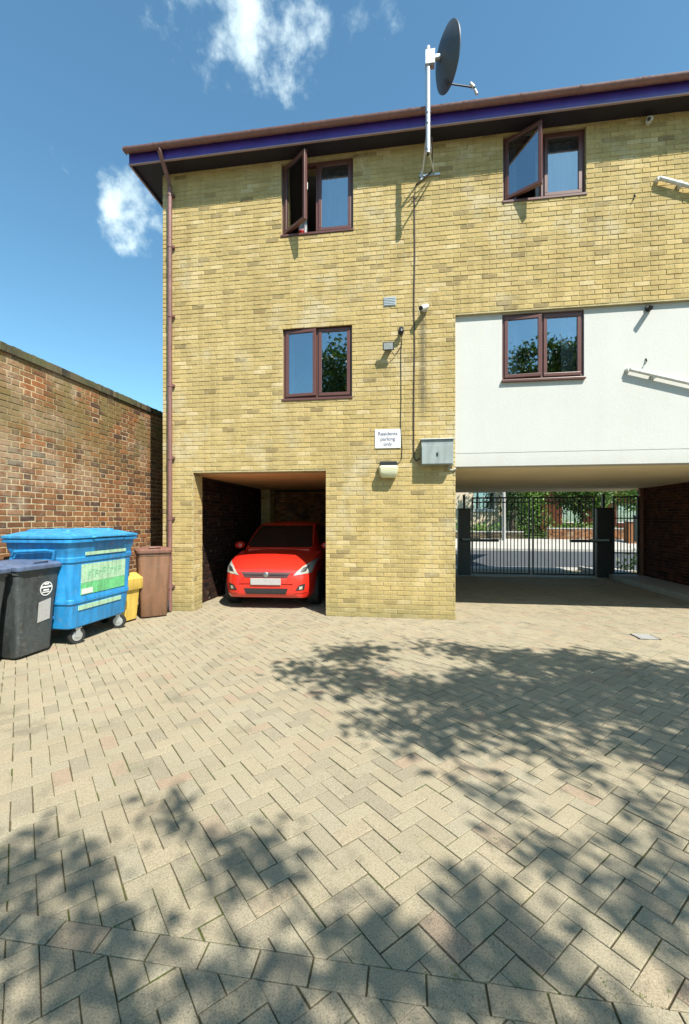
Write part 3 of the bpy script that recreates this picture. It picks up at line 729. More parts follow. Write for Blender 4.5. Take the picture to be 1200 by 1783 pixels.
tag(MB().tube([(.69, -.03, 2.36), (.62, -.05, 2.33), (.60, -.04, 2.30), (.66, -.02, 2.27), (.73, -.02, 2.29)], .014, 8).build('looped_hose', 'kerb_stone'), 'short looped hose below the grey cabinet at the panel corner', 'hose')
for (xa, za, xb, zb, yo, lab) in ((3.52, 6.34, 4.3, 6.02, -.06, 'white sloping waste pipe on the upper brickwork at right'), (3.16, 3.68, 4.1, 3.40, 0, 'white sloping waste pipe on the rendered panel')):
    t = tag(empty('waste_pipe', (xa, yo, za)), lab, 'pipe')
    MB().tube([(0, -.0, 0), (xb-xa, 0, zb-za)], .028, 14).build('pipe', 'white_plastic', t, smooth=True)
    MB().tube([(0, .0, 0), (-.012, .06, .005)], .03, 14).build('elbow', 'white_plastic', t)
    k = .35; MB().box((xb-xa)*k-.02, (xb-xa)*k+.02, -.01, .055, (zb-za)*k-.04, (zb-za)*k+.04).build('pipe_clip', 'white_plastic', t)
for x, y, z, lab in ((3.22, -.012, 6.14, 'small dark bird shaped stain fitting below the upper waste pipe'), (3.40, .045, 3.80, 'tiny dark wall hook above the lower waste pipe')):
    tag(MB().tube([(x, y+.01, z+.04), (x, y-.01, z), (x-.02, y-.012, z-.04)], .010, 8).build('wall_hook', 'black_metal'), 'small dark hook on the %s' % ('brickwork left of the upper waste pipe' if z > 5 else 'white panel above the lower waste pipe'), 'hook')

# ------------------------------------------------------------------ boundary wall
bw = tag(empty('boundary_wall', (-4.95, 0, 0)), 'tall weathered red brick boundary wall with dark coping behind the bins', 'wall')
WX = -4.95; WZ = 3.60
MB().box(-.33, -.004, -7.5, 7.0, -.1, WZ).build('mortar_core', 'cream_mortar', bw)
def lb(places, mat, parent, **k): lay_bricks([((o[0]+4.95, o[1], o[2]), rz, l, h) for o, rz, l, h in places], mat, parent, **k)
pls = [((WX, (a+b2)/2, (c+d)/2), R(90), b2-a, d-c) for a, b2, c, d in courses(-7.5, 7.0, 0, WZ, [], bond='flemish', course=.079, bl=.225, j=.0125, seed=21)]
vis = sorted([p for p in pls if in_view(p[0]) and p[0][1] < 1.1 and not (p[0][2] < 1.25 and -2.4 < p[0][1] < -.9)], key=lambda p: (Vector(p[0])-CAMV).length/max(.5, p[2]/.215))[:300]
ids = set(id(p) for p in vis); fld = MB(); rr = random.Random(8)
for p in pls:
    o, rz, l, h = p
    mt = Matrix.Translation((o[0]+4.95, o[1], o[2])) @ Matrix.Rotation(rz+rr.uniform(-.02, .02), 4, 'Z') @ Matrix.Rotation(rr.uniform(-.015, .015), 4, 'Y') @ Matrix.Translation((0, rr.uniform(-.003, .002), 0))
    if id(p) in ids:
        ob = bpy.data.objects.new('brick', brick_mesh(l, h, 'red_brick')); C.objects.link(ob); ob.parent = bw; ob.matrix_local = mt
    else:
        vs, fs = brick_geo(l, h); fld.add([mt @ Vector(v) for v in vs], fs)
tag(fld.build('brick_field', 'red_brick', bw), kind='stuff')
y = -7.5
while y < 7.0:
    o = MB().box(-.36, .028, y+.004, y+.066, WZ+.006, WZ+.105+random.uniform(-.006, .006)).build('coping_brick', 'coping_brick', bw) if -3.2 < y < 2.2 else None
    y += .073
cf = MB(); y = -7.5
while y < 7.0:
    if not -3.2 < y < 2.2: cf.box(-.36, .028, y+.004, y+.066, WZ+.006, WZ+.105)
    y += .073
tag(cf.build('coping_field', 'coping_brick', bw), kind='stuff')
MB().box(-.34, .012, -7.5, 7.0, WZ-.0, WZ+.09).build('coping_mortar', 'dark_mortar', bw)

# ------------------------------------------------------------------ bins
def rrect(cx, cy, hx, hy, r, z, n=5):
    out = []
    for (sx, sy, a0) in ((1, 1, 0), (-1, 1, 90), (-1, -1, 180), (1, -1, 270)):
        for k in range(n):
            a = R(a0+90*k/(n-1)); out.append((cx+sx*(hx-r)+r*math.cos(a), cy+sy*(hy-r)+r*math.sin(a), z))
    return out
# large four wheeled bin: front faces +x
t = tag(empty('wheeled_container', (-4.33, -1.60, 0)), 'big blue four wheeled waste container with green stickers against the brick wall', 'waste bin')
b_ = MB(); prof = [(.20, .34, .49, .06), (.22, .37, .52, .07), (.50, .39, .55, .07), (.512, .402, .562, .07), (.555, .404, .564, .07), (.567, .396, .556, .07), (1.0, .415, .58, .07), (1.012, .427, .592, .07), (1.06, .429, .594, .07), (1.072, .42, .585, .07), (1.13, .425, .59, .07), (1.17, .44, .605, .06), (1.25, .445, .61, .06)]
b_.loft([rrect(0, 0, hx, hy, r, z) for z, hx, hy, r in prof]); b_.build('body', 'blue_bin', t, smooth=True)
MB().loft([rrect(0, 0, .45, .625, .07, 1.245), rrect(0, 0, .475, .65, .07, 1.25), rrect(0, 0, .475, .65, .07, 1.285), rrect(0, 0, .46, .635, .07, 1.29)]).build('rim', 'blue_bin', t, smooth=True)
ldm = MB(); ldm.loft([rrect(0, 0, .46, .635, .07, 1.292), rrect(0, 0, .485, .66, .08, 1.30), rrect(0, 0, .485, .66, .08, 1.325), rrect(-.02, 0, .42, .60, .10, 1.345), rrect(-.03, 0, .34, .52, .12, 1.375), rrect(-.03, 0, .25, .40, .12, 1.388), rrect(-.03, 0, .05, .1, .04, 1.392)]); ld_ = ldm.build('lid', 'blue_lid', t, smooth=True)
for yy_ in (-.36, 0, .36): MB().loft([rrect(-.04, yy_, .31, .075, .05, 1.35), rrect(-.04, yy_, .30, .065, .05, 1.395), rrect(-.04, yy_, .26, .04, .03, 1.405)]).build('lid_rib', 'blue_lid', ld_, smooth=True)
MB().tube([(.48, -.3, 1.305), (.515, -.28, 1.312), (.515, .28, 1.312), (.48, .3, 1.305)], .012, 8).build('lid_handle', 'blue_lid', ld_, smooth=True)
MB().tube([(-.32, -.575, .60), (-.35, -.605, .8), (-.33, -.622, 1.06), (-.27, -.63, 1.14), (.14, -.63, 1.16), (.25, -.63, 1.15), (.23, -.622, 1.06), (.11, -.605, .85), (.08, -.588, .70)], .02, 10).build('lifting_frame', 'blue_bin', t, smooth=True)
MB().box(-.28, .18, -.585, -.55, .34, .38).build('side_rib', 'blue_bin', t, bevel=.01)
def front_board(y0, y1, z0, z1, mat, name, off=.006):
    xf = lambda z: (.396+(z-.567)*(.415-.396)/.433 if z > .56 else .37+(z-.22)*(.02/.28))+off
    m_ = MB(); m_.add([(xf(z0), y0, z0), (xf(z0), y1, z0), (xf(z1), y1, z1), (xf(z1), y0, z1), (xf(z0)-.01, y0, z0), (xf(z0)-.01, y1, z0), (xf(z1)-.01, y1, z1), (xf(z1)-.01, y0, z1)], [(0, 1, 2, 3), (4, 7, 6, 5), (0, 4, 5, 1), (1, 5, 6, 2), (2, 6, 7, 3), (3, 7, 4, 0)])
    return m_.build(name, mat, t)
front_board(-.40, .42, .60, .745, 'green_sticker', 'sticker'); front_board(-.40, .42, .748, .975, 'faded_sticker', 'sticker')
rs = random.Random(4); yy_ = -.29
while yy_ < .30:
    w_ = rs.uniform(.02, .05); za = .80+rs.uniform(-.01, .01); zb = za+rs.uniform(.07, .11)
    front_board(yy_, yy_+.012, za, zb, 'dark_green_ink', 'sticker_print', .0085)
    front_board(yy_+.013, yy_+.013+w_, zb-.018, zb, 'dark_green_ink', 'sticker_print', .0085)
    if rs.random() < .6: front_board(yy_+.013, yy_+.010+w_, (za+zb)/2-.008, (za+zb)/2+.008, 'dark_green_ink', 'sticker_print', .0085)
    yy_ += w_+.035
front_board(-.39, -.20, .61, .675, 'white_paint', 'sticker', .009)
front_board(-.36, .40, 1.085, 1.125, 'faded_sticker', 'reflective_strip', .022); front_board(-.42, .36, .42, .475, 'faded_sticker', 'reflective_strip', .010)
def castor(x, y, rot, s=.1):
    c = empty('castor', (x, y, 0), rot, t)
    MB().lathe([(s*.45, -.022), (s*.95, -.024), (s, -.015), (s, .015), (s*.95, .024), (s*.45, .022)], (0, 0, s), (0, 1, 0), 22).build('tyre', 'black_rubber', c, smooth=True)
    MB().lathe([(.012, -.03), (s*.62, -.026), (s*.62, .026), (.012, .03)], (0, 0, s), (0, 1, 0), 18).build('hub', 'galvanised', c, smooth=True)
    MB().box(-.025, .03, -.038, -.031, s-.02, .2).box(-.025, .03, .031, .038, s-.02, .2).box(-.045, .045, -.045, .045, .195, .205).build('fork', 'galvanised', c, bevel=.003)
for x, y, r_ in ((.31, -.36, 1.2), (.31, .42, .4), (-.30, -.40, 2.0), (-.30, .40, .9)): castor(x, y, r_)

def wheelie(loc, rz, w, d, h, body, lid, label, group=None, name='wheelie_bin'):
    """front faces local -y; wheels and handle at +y"""
    t = tag(empty(name, loc, rz), label, 'wheelie bin', group); b_ = MB()
    b_.loft([rrect(0, 0, w*.36, d*.33, .04, .02), rrect(0, 0, w*.385, d*.36, .05, .04), rrect(0, 0, w*.43, d*.41, .05, h*.55), rrect(0, 0, w*.465, d*.45, .05, h*.80), rrect(0, 0, w*.47, d*.455, .05, h*.88), rrect(0, 0, w*.49, d*.47, .05, h*.885), rrect(0, 0, w*.49, d*.47, .05, h*.93)])
    b_.build('body', body, t, smooth=True)
    l_ = MB(); l_.loft([rrect(0, -.01, w*.51, d*.50, .05, h*.925), rrect(0, -.01, w*.515, d*.505, .05, h*.935), rrect(0, -.01, w*.515, d*.505, .05, h*.965), rrect(0, -.005, w*.47, d*.46, .06, h*.985), rrect(0, 0, w*.38, d*.36, .08, h*1.0), rrect(0, 0, w*.1, d*.1, .03, h*1.003)])
    lo = l_.build('lid', lid, t, smooth=True)
    MB().tube([(-w*.16, -d*.44, h*.985), (-w*.15, -d*.47, h*1.005), (w*.15, -d*.47, h*1.005), (w*.16, -d*.44, h*.985)], .012, 8).build('lid_grip', lid, lo, smooth=True)
    MB().tube([(-w*.4, d*.46, h*.93), (-w*.4, d*.56, h*.95), (w*.4, d*.56, h*.95), (w*.4, d*.46, h*.93)], .014, 8).build('handle', body, t, smooth=True)
    MB().tube([(-w*.46, d*.36, .1), (w*.46, d*.36, .1)], .012, 8).build('axle', 'steel', t)
    for s in (-1, 1):
        wh = MB().lathe([(.03, -.025), (.095, -.026), (.1, -.015), (.1, .015), (.095, .026), (.03, .025)], (s*w*.46, d*.36, .1), (1, 0, 0), 20).build('wheel', 'black_rubber', t, smooth=True)
    return t
gb_ = 'dark grey wheelie bins with blue lids'
t2 = wheelie((-4.40, -2.42, 0), R(88), .58, .72, 1.05, 'bin_grey', 'navy_lid', 'dark grey wheelie bin with white emblem and pale sticker beside the blue container', gb_)
em = empty('emblem', (0, 0, 0), 0, t2)
def fy(z): return -.72*(.36+(.41-.36)*(z-.04)/(1.05*.55-.04))-.004 if z < .58 else -.72*(.41+(.45-.41)*(z-.5775)/(.84-.5775))-.004
er = MB(); cz_ = .735; ring = lambda r_, off: [(.09+r_*math.cos(a), fy(cz_+r_*math.sin(a))-off, cz_+r_*math.sin(a)*1.0) for a in np.linspace(0, 2*math.pi, 28, endpoint=False)]
er.loft([ring(.082, 0), ring(.082, .003), ring(.070, .003), ring(.070, 0)], True, False)
for zz, hw, hh in ((.755, .066, .010), (.72, .035, .009), (.695, .045, .006), (.79, .028, .010)): er.box(.09-hw, .09+hw, fy(zz)-.004, fy(zz)+.006, zz-hh, zz+hh)
er.build('emblem_print', 'white_paint', em)
st = MB(); st.add([(.0, fy(.36)-.002, .36), (.165, fy(.38)-.002, .38), (.165, fy(.62)-.002, .62), (.005, fy(.59)-.002, .59)], [(0, 1, 2, 3)]); st.build('sticker', 'plate_grey', t2)
wheelie((-4.45, -3.05, 0), R(90), .58, .72, 1.05, 'bin_grey', 'navy_lid', 'dark grey wheelie bin cut by the left picture edge', gb_)
wheelie((-3.99, -.39, 0), R(38), .50, .50, 1.09, 'bin_brown', 'bin_brown_lid', 'plain brown wheelie bin at the foot of the downpipe')
# yellow bin
t = tag(empty('yellow_bin', (-4.24, -.80, 0), R(80)), 'small yellow lidded bin between the blue container and the brown bin', 'bin')
MB().loft([rrect(0, 0, .14, .16, .03, .03), rrect(0, 0, .17, .19, .03, .50)]).build('body', 'bin_yellow', t, smooth=True)
MB().loft([rrect(0, 0, .20, .22, .03, .48), rrect(0, 0, .205, .225, .03, .49), rrect(0, 0, .205, .225, .03, .64), rrect(0, .02, .15, .18, .04, .72), rrect(0, .03, .1, .1, .03, .735)]).build('lid', 'bin_yellow', t, smooth=True)
for s in (-1, 1): MB().lathe([(.02, -.02), (.075, -.02), (.08, 0), (.075, .02), (.02, .02)], (s*.17, .15, .08), (1, 0, 0), 16).build('wheel', 'black_rubber', t, smooth=True)

# ------------------------------------------------------------------ car
def catmull(P, n):
    P = np.asarray(P, float); out = []
    for i in range(len(P)-1):
        p0, p1, p2, p3 = P[max(i-1, 0)], P[i], P[i+1], P[min(i+2, len(P)-1)]
        for k in range(n):
            t_ = k/n; out.append(.5*((2*p1)+(-p0+p2)*t_+(2*p0-5*p1+4*p2-p3)*t_**2+(-p0+3*p1-3*p2+p3)*t_**3))
    out.append(P[-1]); return np.array(out)
def build_car(loc, rz):
    t = tag(empty('parked_car', loc, rz), 'small red hatchback parked nose out in the car port', 'car')
    # stations: y, half width, z bottom, z shoulder, z crown
    st = [(-.02, .46, .30, .55, .60), (.0, .56, .24, .60, .655), (.05, .66, .20, .65, .71), (.14, .735, .19, .70, .775), (.32, .79, .19, .765, .85), (.60, .825, .19, .83, .92), (.95, .842, .19, .89, .99), (1.3, .845, .19, .91, 1.0), (2.2, .848, .19, .94, 1.02), (3.0, .845, .20, .97, 1.04), (3.5, .82, .22, .98, 1.05), (3.75, .74, .28, .95, 1.0), (3.85, .60, .38, .85, .9)]
    stt = catmull(st, 5)
    def section(y, w, zb, zs, zc):
        h = [(0, zb), (.80*w, zb), (.93*w, zb+.03), (.985*w, zb+.14), (1.0*w, zb+(zs-zb)*.5), (.985*w, zs-.10), (.94*w, zs-.02), (.86*w, zs+(zc-zs)*.35), (.5*w, zs+(zc-zs)*.82), (0, zc)]
        h = catmull(h, 4)
        return [(x, y, z) for x, z in h]+[(-x, y, z) for x, z in h[-2:0:-1]]
    bd = MB(); bd.loft([section(*s_) for s_ in stt], True, True)
    # greenhouse: y, belt half width, belt z, roof half width, roof z
    gh = [(.86, .60, .93, .56, .97), (1.0, .69, .96, .62, 1.05), (1.30, .735, .98, .60, 1.25), (1.62, .745, .99, .575, 1.415), (1.85, .745, 1.0, .57, 1.465), (2.3, .745, 1.0, .57, 1.49), (2.9, .735, 1.0, .56, 1.475), (3.35, .71, 1.0, .54, 1.42), (3.62, .66, 1.0, .50, 1.22), (3.78, .60, .98, .48, 1.0)]
    ght = catmull(gh, 5)
    def gsec(y, w, zb, wr, zr):
        h = [(w, zb-.06), (w*.995, zb), (w+(wr-w)*.5, zb+(zr-zb)*.5), (wr+.02, zb+(zr-zb)*.88), (wr-.03, zb+(zr-zb)*.97), (wr*.55, zr+.0), (0, zr+.012)]
        h = catmull(h, 4); return [(x, y, z) for x, z in h]+[(-x, y, z) for x, z in h[-2::-1]]
    bd2 = MB(); bd2.loft([gsec(*s_) for s_ in ght], True, True)
    allv = bd.v+bd2.v; allf = bd.f+[tuple(i+len(bd.v) for i in q) for q in bd2.f]
    bvh = BVHTree.FromPolygons([Vector(v) for v in allv], allf)
    mm = MB(); mm.v = allv; mm.f = allf; body = mm.build('body', 'car_paint', t, smooth=True)
    def patch(name, mat, quad, d, off=.004, nu=14, nv=8, parent=t, inset=0):
        """quad: four points (p,q) bl, br, tr, tl in the plane facing d; projected on the body"""
        d = Vector(d); grid = []
        for j in range(nv+1):
            row = []
            for i in range(nu+1):
                u_, v_ = i/nu, j/nv
                a = [quad[0][k]*(1-u_)*(1-v_)+quad[1][k]*u_*(1-v_)+quad[2][k]*u_*v_+quad[3][k]*(1-u_)*v_ for k in (0, 1)]
                o = Vector((a[0], -1.5, a[1])) if abs(d.y) > .5 else Vector((-2*d.x, a[0], a[1]))
                hit, nrm, _, _ = bvh.ray_cast(o, d)
                if hit is None: hit = row[-1] if row else Vector((a[0], .3, a[1])); nrm = -d; row.append(hit); continue
                if nrm.dot(d) > 0: nrm = -nrm
                row.append(hit+nrm*off)
            grid.append(row)
        m_ = MB(); m_.v = [tuple(p) for r_ in grid for p in r_]
        m_.f = [(j*(nu+1)+i, j*(nu+1)+i+1, (j+1)*(nu+1)+i+1, (j+1)*(nu+1)+i) for j in range(nv) for i in range(nu)]
        return m_.build(name, mat, parent, smooth=True)
    F = (0, 1, 0)
    for s in (-1, 1):
        patch('headlight', 'lamp_glass', [(s*.47, .585), (s*.745, .62), (s*.79, .83), (s*.60, .72)], F, .006)
        hp = patch('lamp_reflector', 'car_trim', [(s*.56, .635), (s*.66, .645), (s*.70, .735), (s*.62, .70)], F, .009, parent=t)
        patch('fog_recess', 'car_trim', [(s*.50, .33), (s*.64, .34), (s*.66, .45), (s*.56, .42)], F, .005)
        patch('bumper_line', 'car_paint', [(s*.48, .285), (s*.68, .30), (s*.69, .33), (s*.47, .31)], F, .012)
        fl = patch('fog_lamp', 'lamp_glass', [(s*.56, .35), (s*.61, .355), (s*.615, .405), (s*.565, .40)], F, .012)
    patch('grille', 'car_grille', [(-.36, .545), (.36, .545), (.43, .635), (-.43, .635)], F, .005)
    patch('grille_bar', 'car_trim', [(-.38, .585), (.38, .585), (.385, .600), (-.385, .600)], F, .009)
    patch('lower_intake', 'car_trim', [(-.34, .27), (.34, .27), (.38, .365), (-.38, .365)], F, .006)
    patch('bonnet_seam', 'car_trim', [(-.46, .662), (.46, .662), (.46, .667), (-.46, .667)], F, .002, nv=2)
    MB().box(-.26, .26, -.045, -.03, .425, .535).build('number_plate', 'plate_grey', t, bevel=.004)
    MB().lathe([(.045, 0), (.045, .012), (.035, .018)], (0, -.02, .595), (0, -1, 0), 18).build('badge', 'steel', t, smooth=True)
    patch('windscreen', 'car_glass', [(-.64, 1.0), (.64, 1.0), (.535, 1.40), (-.535, 1.40)], F, .005, 20, 12)
    for s in (-1, 1):
        patch('side_window', 'car_glass', [(1.30, 1.02), (2.05, 1.03), (2.02, 1.40), (1.68, 1.37)], (-s, 0, 0), .004)
        patch('side_window', 'car_glass', [(2.12, 1.03), (2.95, 1.05), (2.8, 1.38), (2.10, 1.40)], (-s, 0, 0), .004)
        mi = MB(); mi.loft([[(s*(.83+.10*c_[0]), 1.18+.045*c_[1]*0+yy_, 1.03+.075*rr_*math.sin(a)) if False else (s*(.86+.105*rr_*math.cos(a)), 1.18+yy_, 1.02+.075*rr_*math.sin(a)) for a in np.linspace(0, 2*math.pi, 16, endpoint=False)] for yy_, rr_, c_ in ((-.07, .25, (0, 0)), (-.06, .65, (0, 0)), (-.02, .95, (0, 0)), (.04, 1, (0, 0)), (.06, .9, (0, 0)))]); mi.build('wing_mirror', 'car_paint', t, smooth=True)
        for yw in (.62, 3.05):
            patch('wheel_arch', 'car_trim', [(yw-.29, .2), (yw+.31, .2), (yw+.22, .60), (yw-.20, .60)], (-s, 0, 0), .003)
            wh = empty('wheel', (s*.735, yw, .30), 0, t)
            MB().lathe([(.19, -.10), (.28, -.105), (.30, -.08), (.30, .08), (.28, .105), (.19, .10)], (0, 0, 0), (1, 0, 0), 30).build('tyre', 'black_rubber', wh, smooth=True)
            rm = MB(); rm.lathe([(.05, s*.07), (.06, s*.098), (.195, s*.09), (.2, s*.05)], (0, 0, 0), (1, 0, 0), 24)
            rm.build('rim', 'rim_metal', wh, smooth=True)
    for s in (-1,): MB().tube([(-.1, .97, 1.005), (.42, 1.02, 1.03)], .007, 6).build('wiper', 'black_plastic', t)
    return t
build_car((-2.36, .30, 0), R(3))

# ------------------------------------------------------------------ gates
def gate_leaf(name, x0, x1, y, z0, z1, n, label, cat='gate', rails=(), group=None, thick=.02):
    t = tag(empty(name, ((x0+x1)/2, y, z0)), label, cat, group); w = (x1-x0)/2; h = z1-z0
    MB().box(-w, w, -thick, thick, 0, .04).box(-w, w, -thick, thick, h-.04, h).box(-w, -w+.04, -thick+.001, thick-.001, .04, h-.04).box(w-.04, w, -thick+.001, thick-.001, .04, h-.04).build('gate_frame', 'black_metal', t)
    for rz_ in rails: MB().box(-w+.04, w-.04, -.01, .01, rz_-.015, rz_+.015).build('rail', 'black_metal', t)
    me = MB().tube([(0, 0, .041), (0, 0, h-.041)], .0125, 6).mesh('bar'); me.materials.append(M['black_metal'])
    for k in range(n):
        link('bar', me, t, loc=(-w+.04+(2*w-.08)*(k+1)/(n+1), 0, 0))
    return t
GY = 5.40
gg = 'leaves of the double driveway gate'
gate_leaf('driveway_gate', 1.72, 3.23, GY, .06, 2.13, 15, 'left leaf of the black barred driveway gate in the passage', rails=(1.93,), group=gg)
gate_leaf('driveway_gate', 3.29, 4.84, GY, .06, 2.13, 15, 'right leaf of the black barred driveway gate in the passage', rails=(1.93,), group=gg)
gate_leaf('pedestrian_gate', 5.28, 5.90, GY, .11, 2.13, 6, 'narrow black barred pedestrian gate beside the passage wall', rails=(.55, 1.45))
for x0, x1, lab in ((1.36, 1.69, 'black steel gate pier at the left side of the driveway gate'), (4.87, 5.24, 'black steel gate pier between the driveway and pedestrian gates')):
    t = tag(empty('gate_pier', ((x0+x1)/2, GY+.02, 0)), lab, 'gate post'); hw = (x1-x0)/2
    MB().box(-hw, hw, -.12, .12, 0, 1.80).build('pier', 'black_metal', t, bevel=.006)
    MB().box(-hw-.01, hw+.01, -.13, .13, 1.801, 1.83).build('cap', 'black_metal', t, bevel=.004)
    MB().box(-.03, .03, -.04, .04, 1.831, 2.20).build('top_post', 'black_metal', t)
tag(MB().box(5.905, 5.99, GY-.05, GY+.05, .09, 2.33).build('gate_jamb', 'bin_brown_lid'), 'slim brown jamb where the pedestrian gate meets the passage wall', 'gate post')
for x0, x1, s, lab in ((1.45, 2.40, 1, 'grey gate opener arm on the left driveway leaf'), (4.20, 5.12, -1, 'grey gate opener arm on the right driveway leaf')):
    t = tag(empty('gate_opener', ((x0+x1)/2, GY-.16, .97)), lab, 'gate opener', 'gate opener arms'); w = (x1-x0)/2
    MB().box(-w, w, -.035, .035, -.035, .035).build('ram', 'black_metal', t, bevel=.01)
    a = -w if s == 1 else w-.45
    MB().box(a, a+.45, -.045, .045, .0, .05).build('cover', 'cabinet_grey', t, bevel=.01)
    xe = w-.04 if s == 1 else -w+.04
    MB().box(xe-.03, xe+.03, .03, .13, -.03, .03).build('bracket', 'black_metal', t)
bx('gate_threshold', 'kerb_stone', None, 1.3, 5.1, GY-.12, GY+.12, -.05, .022, .005, 'structure')

# drain cover in the yard
t = tag(empty('drain_grate', (3.05, -.62, 0)), 'small square drain grate set into the paving', 'drain')
MB().box(-.13, .13, -.13, .13, -.02, .003).build('frame', 'black_metal', t)
for k in range(6): MB().box(-.11, .11, -.115+k*.042, -.095+k*.042, .003, .008).build('bar', 'concrete_post', t)

# ------------------------------------------------------------------ trees
def leaves(mb, centers, n, spread, size, rr):
    for c in centers:
        for k in range(n):
            p = np.array(c)+rr.normal(0, 1, 3)*spread
            a = rr.normal(0, 1, 3); a /= np.linalg.norm(a); b2 = np.cross(a, rr.normal(0, 1, 3)); b2 /= np.linalg.norm(b2)
            s = size*rr.uniform(.6, 1.3)
            mb.add([p-a*s, p+b2*s*.5, p+a*s, p-b2*s*.5], [(0, 1, 2, 3)])
def tree(name, base, crowns, leaf, label, trunk_r=.16, nclump=60, per=60, size=.07, clump=.28, seed=1, group=None, mat_trunk='bark'):
    rr = np.random.default_rng(seed); t = tag(empty(name, base), label, 'tree', group); B = np.array(base)
    tk = MB(); top = np.mean([np.array(c[0]) for c in crowns], axis=0)-B
    fork = top*np.array([.35, .35, .55]); tk.tube([(0, 0, -.05), tuple(fork*.4+rr.normal(0, .05, 3)*[1, 1, 0]), tuple(fork)], trunk_r, 10, r2=trunk_r*.7)
    lv = MB()
    for (c, rad, w) in crowns:
        c = np.array(c)-B; m = max(3, int(nclump*w)); pts = []
        for k in range(m):
            d = rr.normal(0, 1, 3); d /= np.linalg.norm(d); q = rr.uniform(.25, 1)**.5; pts.append(c+d*np.array(rad)*q)
        for k in range(min(8 if w > .3 else 1, m)):
            e = pts[k]; mid = fork+(e-fork)*.5+rr.normal(0, .12, 3)+np.array([0, 0, .1])
            tk.tube([tuple(fork), tuple(mid), tuple(e)], .035 if w > .3 else .010, 6, r2=.008)
        leaves(lv, pts, per, clump, size, rr)
    tk.build('trunk', mat_trunk, t, smooth=True); lv.build('crown', leaf, t)
    return t
kx, ky = SUN.x/SUN.z, SUN.y/SUN.z
def over(gx, gy_, h): return (gx+kx*h, gy_+ky*h, h)      # point at height h whose shadow falls on gx,gy
tree('courtyard_tree', (7.6, -7.2, -.3), [(over(2.5, -2.6, 5.8), (1.6, .75, .7), .75), (over(.75, -2.75, 5.6), (.9, .5, .4), .42), (over(1.7, -2.1, 5.8), (.9, .3, .3), .25), (over(.35, -3.55, 5.5), (.6, .22, .3), .13), (over(3.9, -3.3, 6), (1.2, .9, .7), .5), (over(-.35, -2.75, 5.6), (.4, .25, .2), .11), (over(-.95, -2.45, 5.6), (.3, .05, .1), .035), (over(-.95, -1.98, 5.8), (.35, .05, .1), .035), (over(-.35, -1.75, 5.9), (.5, .06, .1), .05), (over(.5, -1.45, 6), (.5, .05, .1), .04), (over(1.1, -1.7, 6), (.8, .08, .1), .08), (over(1.9, -1.55, 6), (.9, .10, .1), .07), (over(1.5, -3.7, 5.7), (.6, .15, .3), .06), (over(2.1, -3.75, 5.7), (.4, .3, .3), .06)], 'leaf_green', 'leafy tree beside the camera shading the right of the yard', .2, 88, 50, .066, .15, 3)
NEAR = [(-1.145, -4.71, .07, .4), (-.72, -4.90, .09, .5), (-.62, -4.83, .05, .3), (-1.46, -5.03, .12, .5), (-1.72, -5.08, .1, .5), (-1.3, -5.42, .2, .8), (-.95, -5.45, .2, .8), (-.6, -5.42, .16, .6), (-.3, -5.5, .14, .6), (-.10, -5.2, .09, .5), (.10, -5.25, .10, .6), (.28, -4.96, .08, .5), (.32, -5.28, .12, .6), (.5, -5.1, .1, .5), (.63, -4.66, .08, .4), (.95, -4.98, .14, .7), (1.02, -4.57, .12, .5), (.47, -4.26, .06, .25), (1.0, -3.95, .12, .4), (1.3, -4.3, .12, .4), (.7, -5.42, .15, .7), (1.25, -4.8, .1, .5), (-1.0, -5.75, .3, 1), (.1, -5.7, .3, 1)]
tree('courtyard_tree', (4.8, -11.2, -.3), [(over(x, y, 5.6+.3*math.sin(7*x)), (r_*1.3, r_*.8, .15), w_*.13) for x, y, r_, w_ in NEAR]+[(over(0, -7.6, 6.4), (2.2, .9, 1.0), .8)], 'leaf_green', 'leafy tree behind the camera shading the foreground paving', .2, 70, 24, .05, .085, 5)
tree('garden_tree', (-3.2, -17, -.3), [((-3.2, -17, 7.0), (3.4, 2.2, 3.2), 1.3), ((-3.0, -16, 9.3), (2.4, 1.2, 1.6), .7)], 'leaf_green', 'tall tree behind the camera mirrored in the first floor window', .25, 150, 40, .13, .4, 6)

# ------------------------------------------------------------------ across the street
h1 = tag(empty('rendered_house', (4.0, 23, .4)), 'cream rendered house across the street seen through the left gate leaf', 'house')
hw = MB()
for a, b2, c, d in plane_cells([(.35, 1.75, 1.75, 3.0), (-3.2, -1.8, 1.75, 3.0)], -5, 3.1, -.3, 6): hw.box(a, b2, 0, .3, c, d)
hw.box(-5, 3.1, .3, 7, -.3, 6); hw.build('wall', 'house_render', h1)
for xa in (.35, -3.2):
    w = empty('window', (0, 0, 0), 0, h1)
    MB().box(xa, xa+1.4, .16, .26, 1.75, 1.83).box(xa, xa+1.4, .16, .26, 2.92, 3.0).box(xa, xa+.07, .16, .26, 1.83, 2.92).box(xa+1.33, xa+1.4, .16, .26, 1.83, 2.92).box(xa+.67, xa+.73, .16, .26, 1.83, 2.92).build('frame', 'white_paint', w)
    MB().box(xa+.07, xa+1.33, .22, .23, 1.83, 2.92).build('pane', 'window_glass', w); MB().box(xa-.06, xa+1.46, -.06, .16, 1.66, 1.749).build('sill', 'white_paint', w)
rf = MB(); rf.add([(-5.4, -.4, 5.9), (3.5, -.4, 5.9), (3.5, 3.6, 8.6), (-5.4, 3.6, 8.6), (-5.4, 7.6, 5.9), (3.5, 7.6, 5.9)], [(0, 1, 2, 3), (3, 2, 5, 4), (0, 3, 4), (1, 5, 2)]); rf.build('roof', 'roof_tile', h1)
h2 = tag(empty('brick_house', (13.5, 26, .4)), 'red brick house beyond the trees across the street', 'house')
hw = MB()
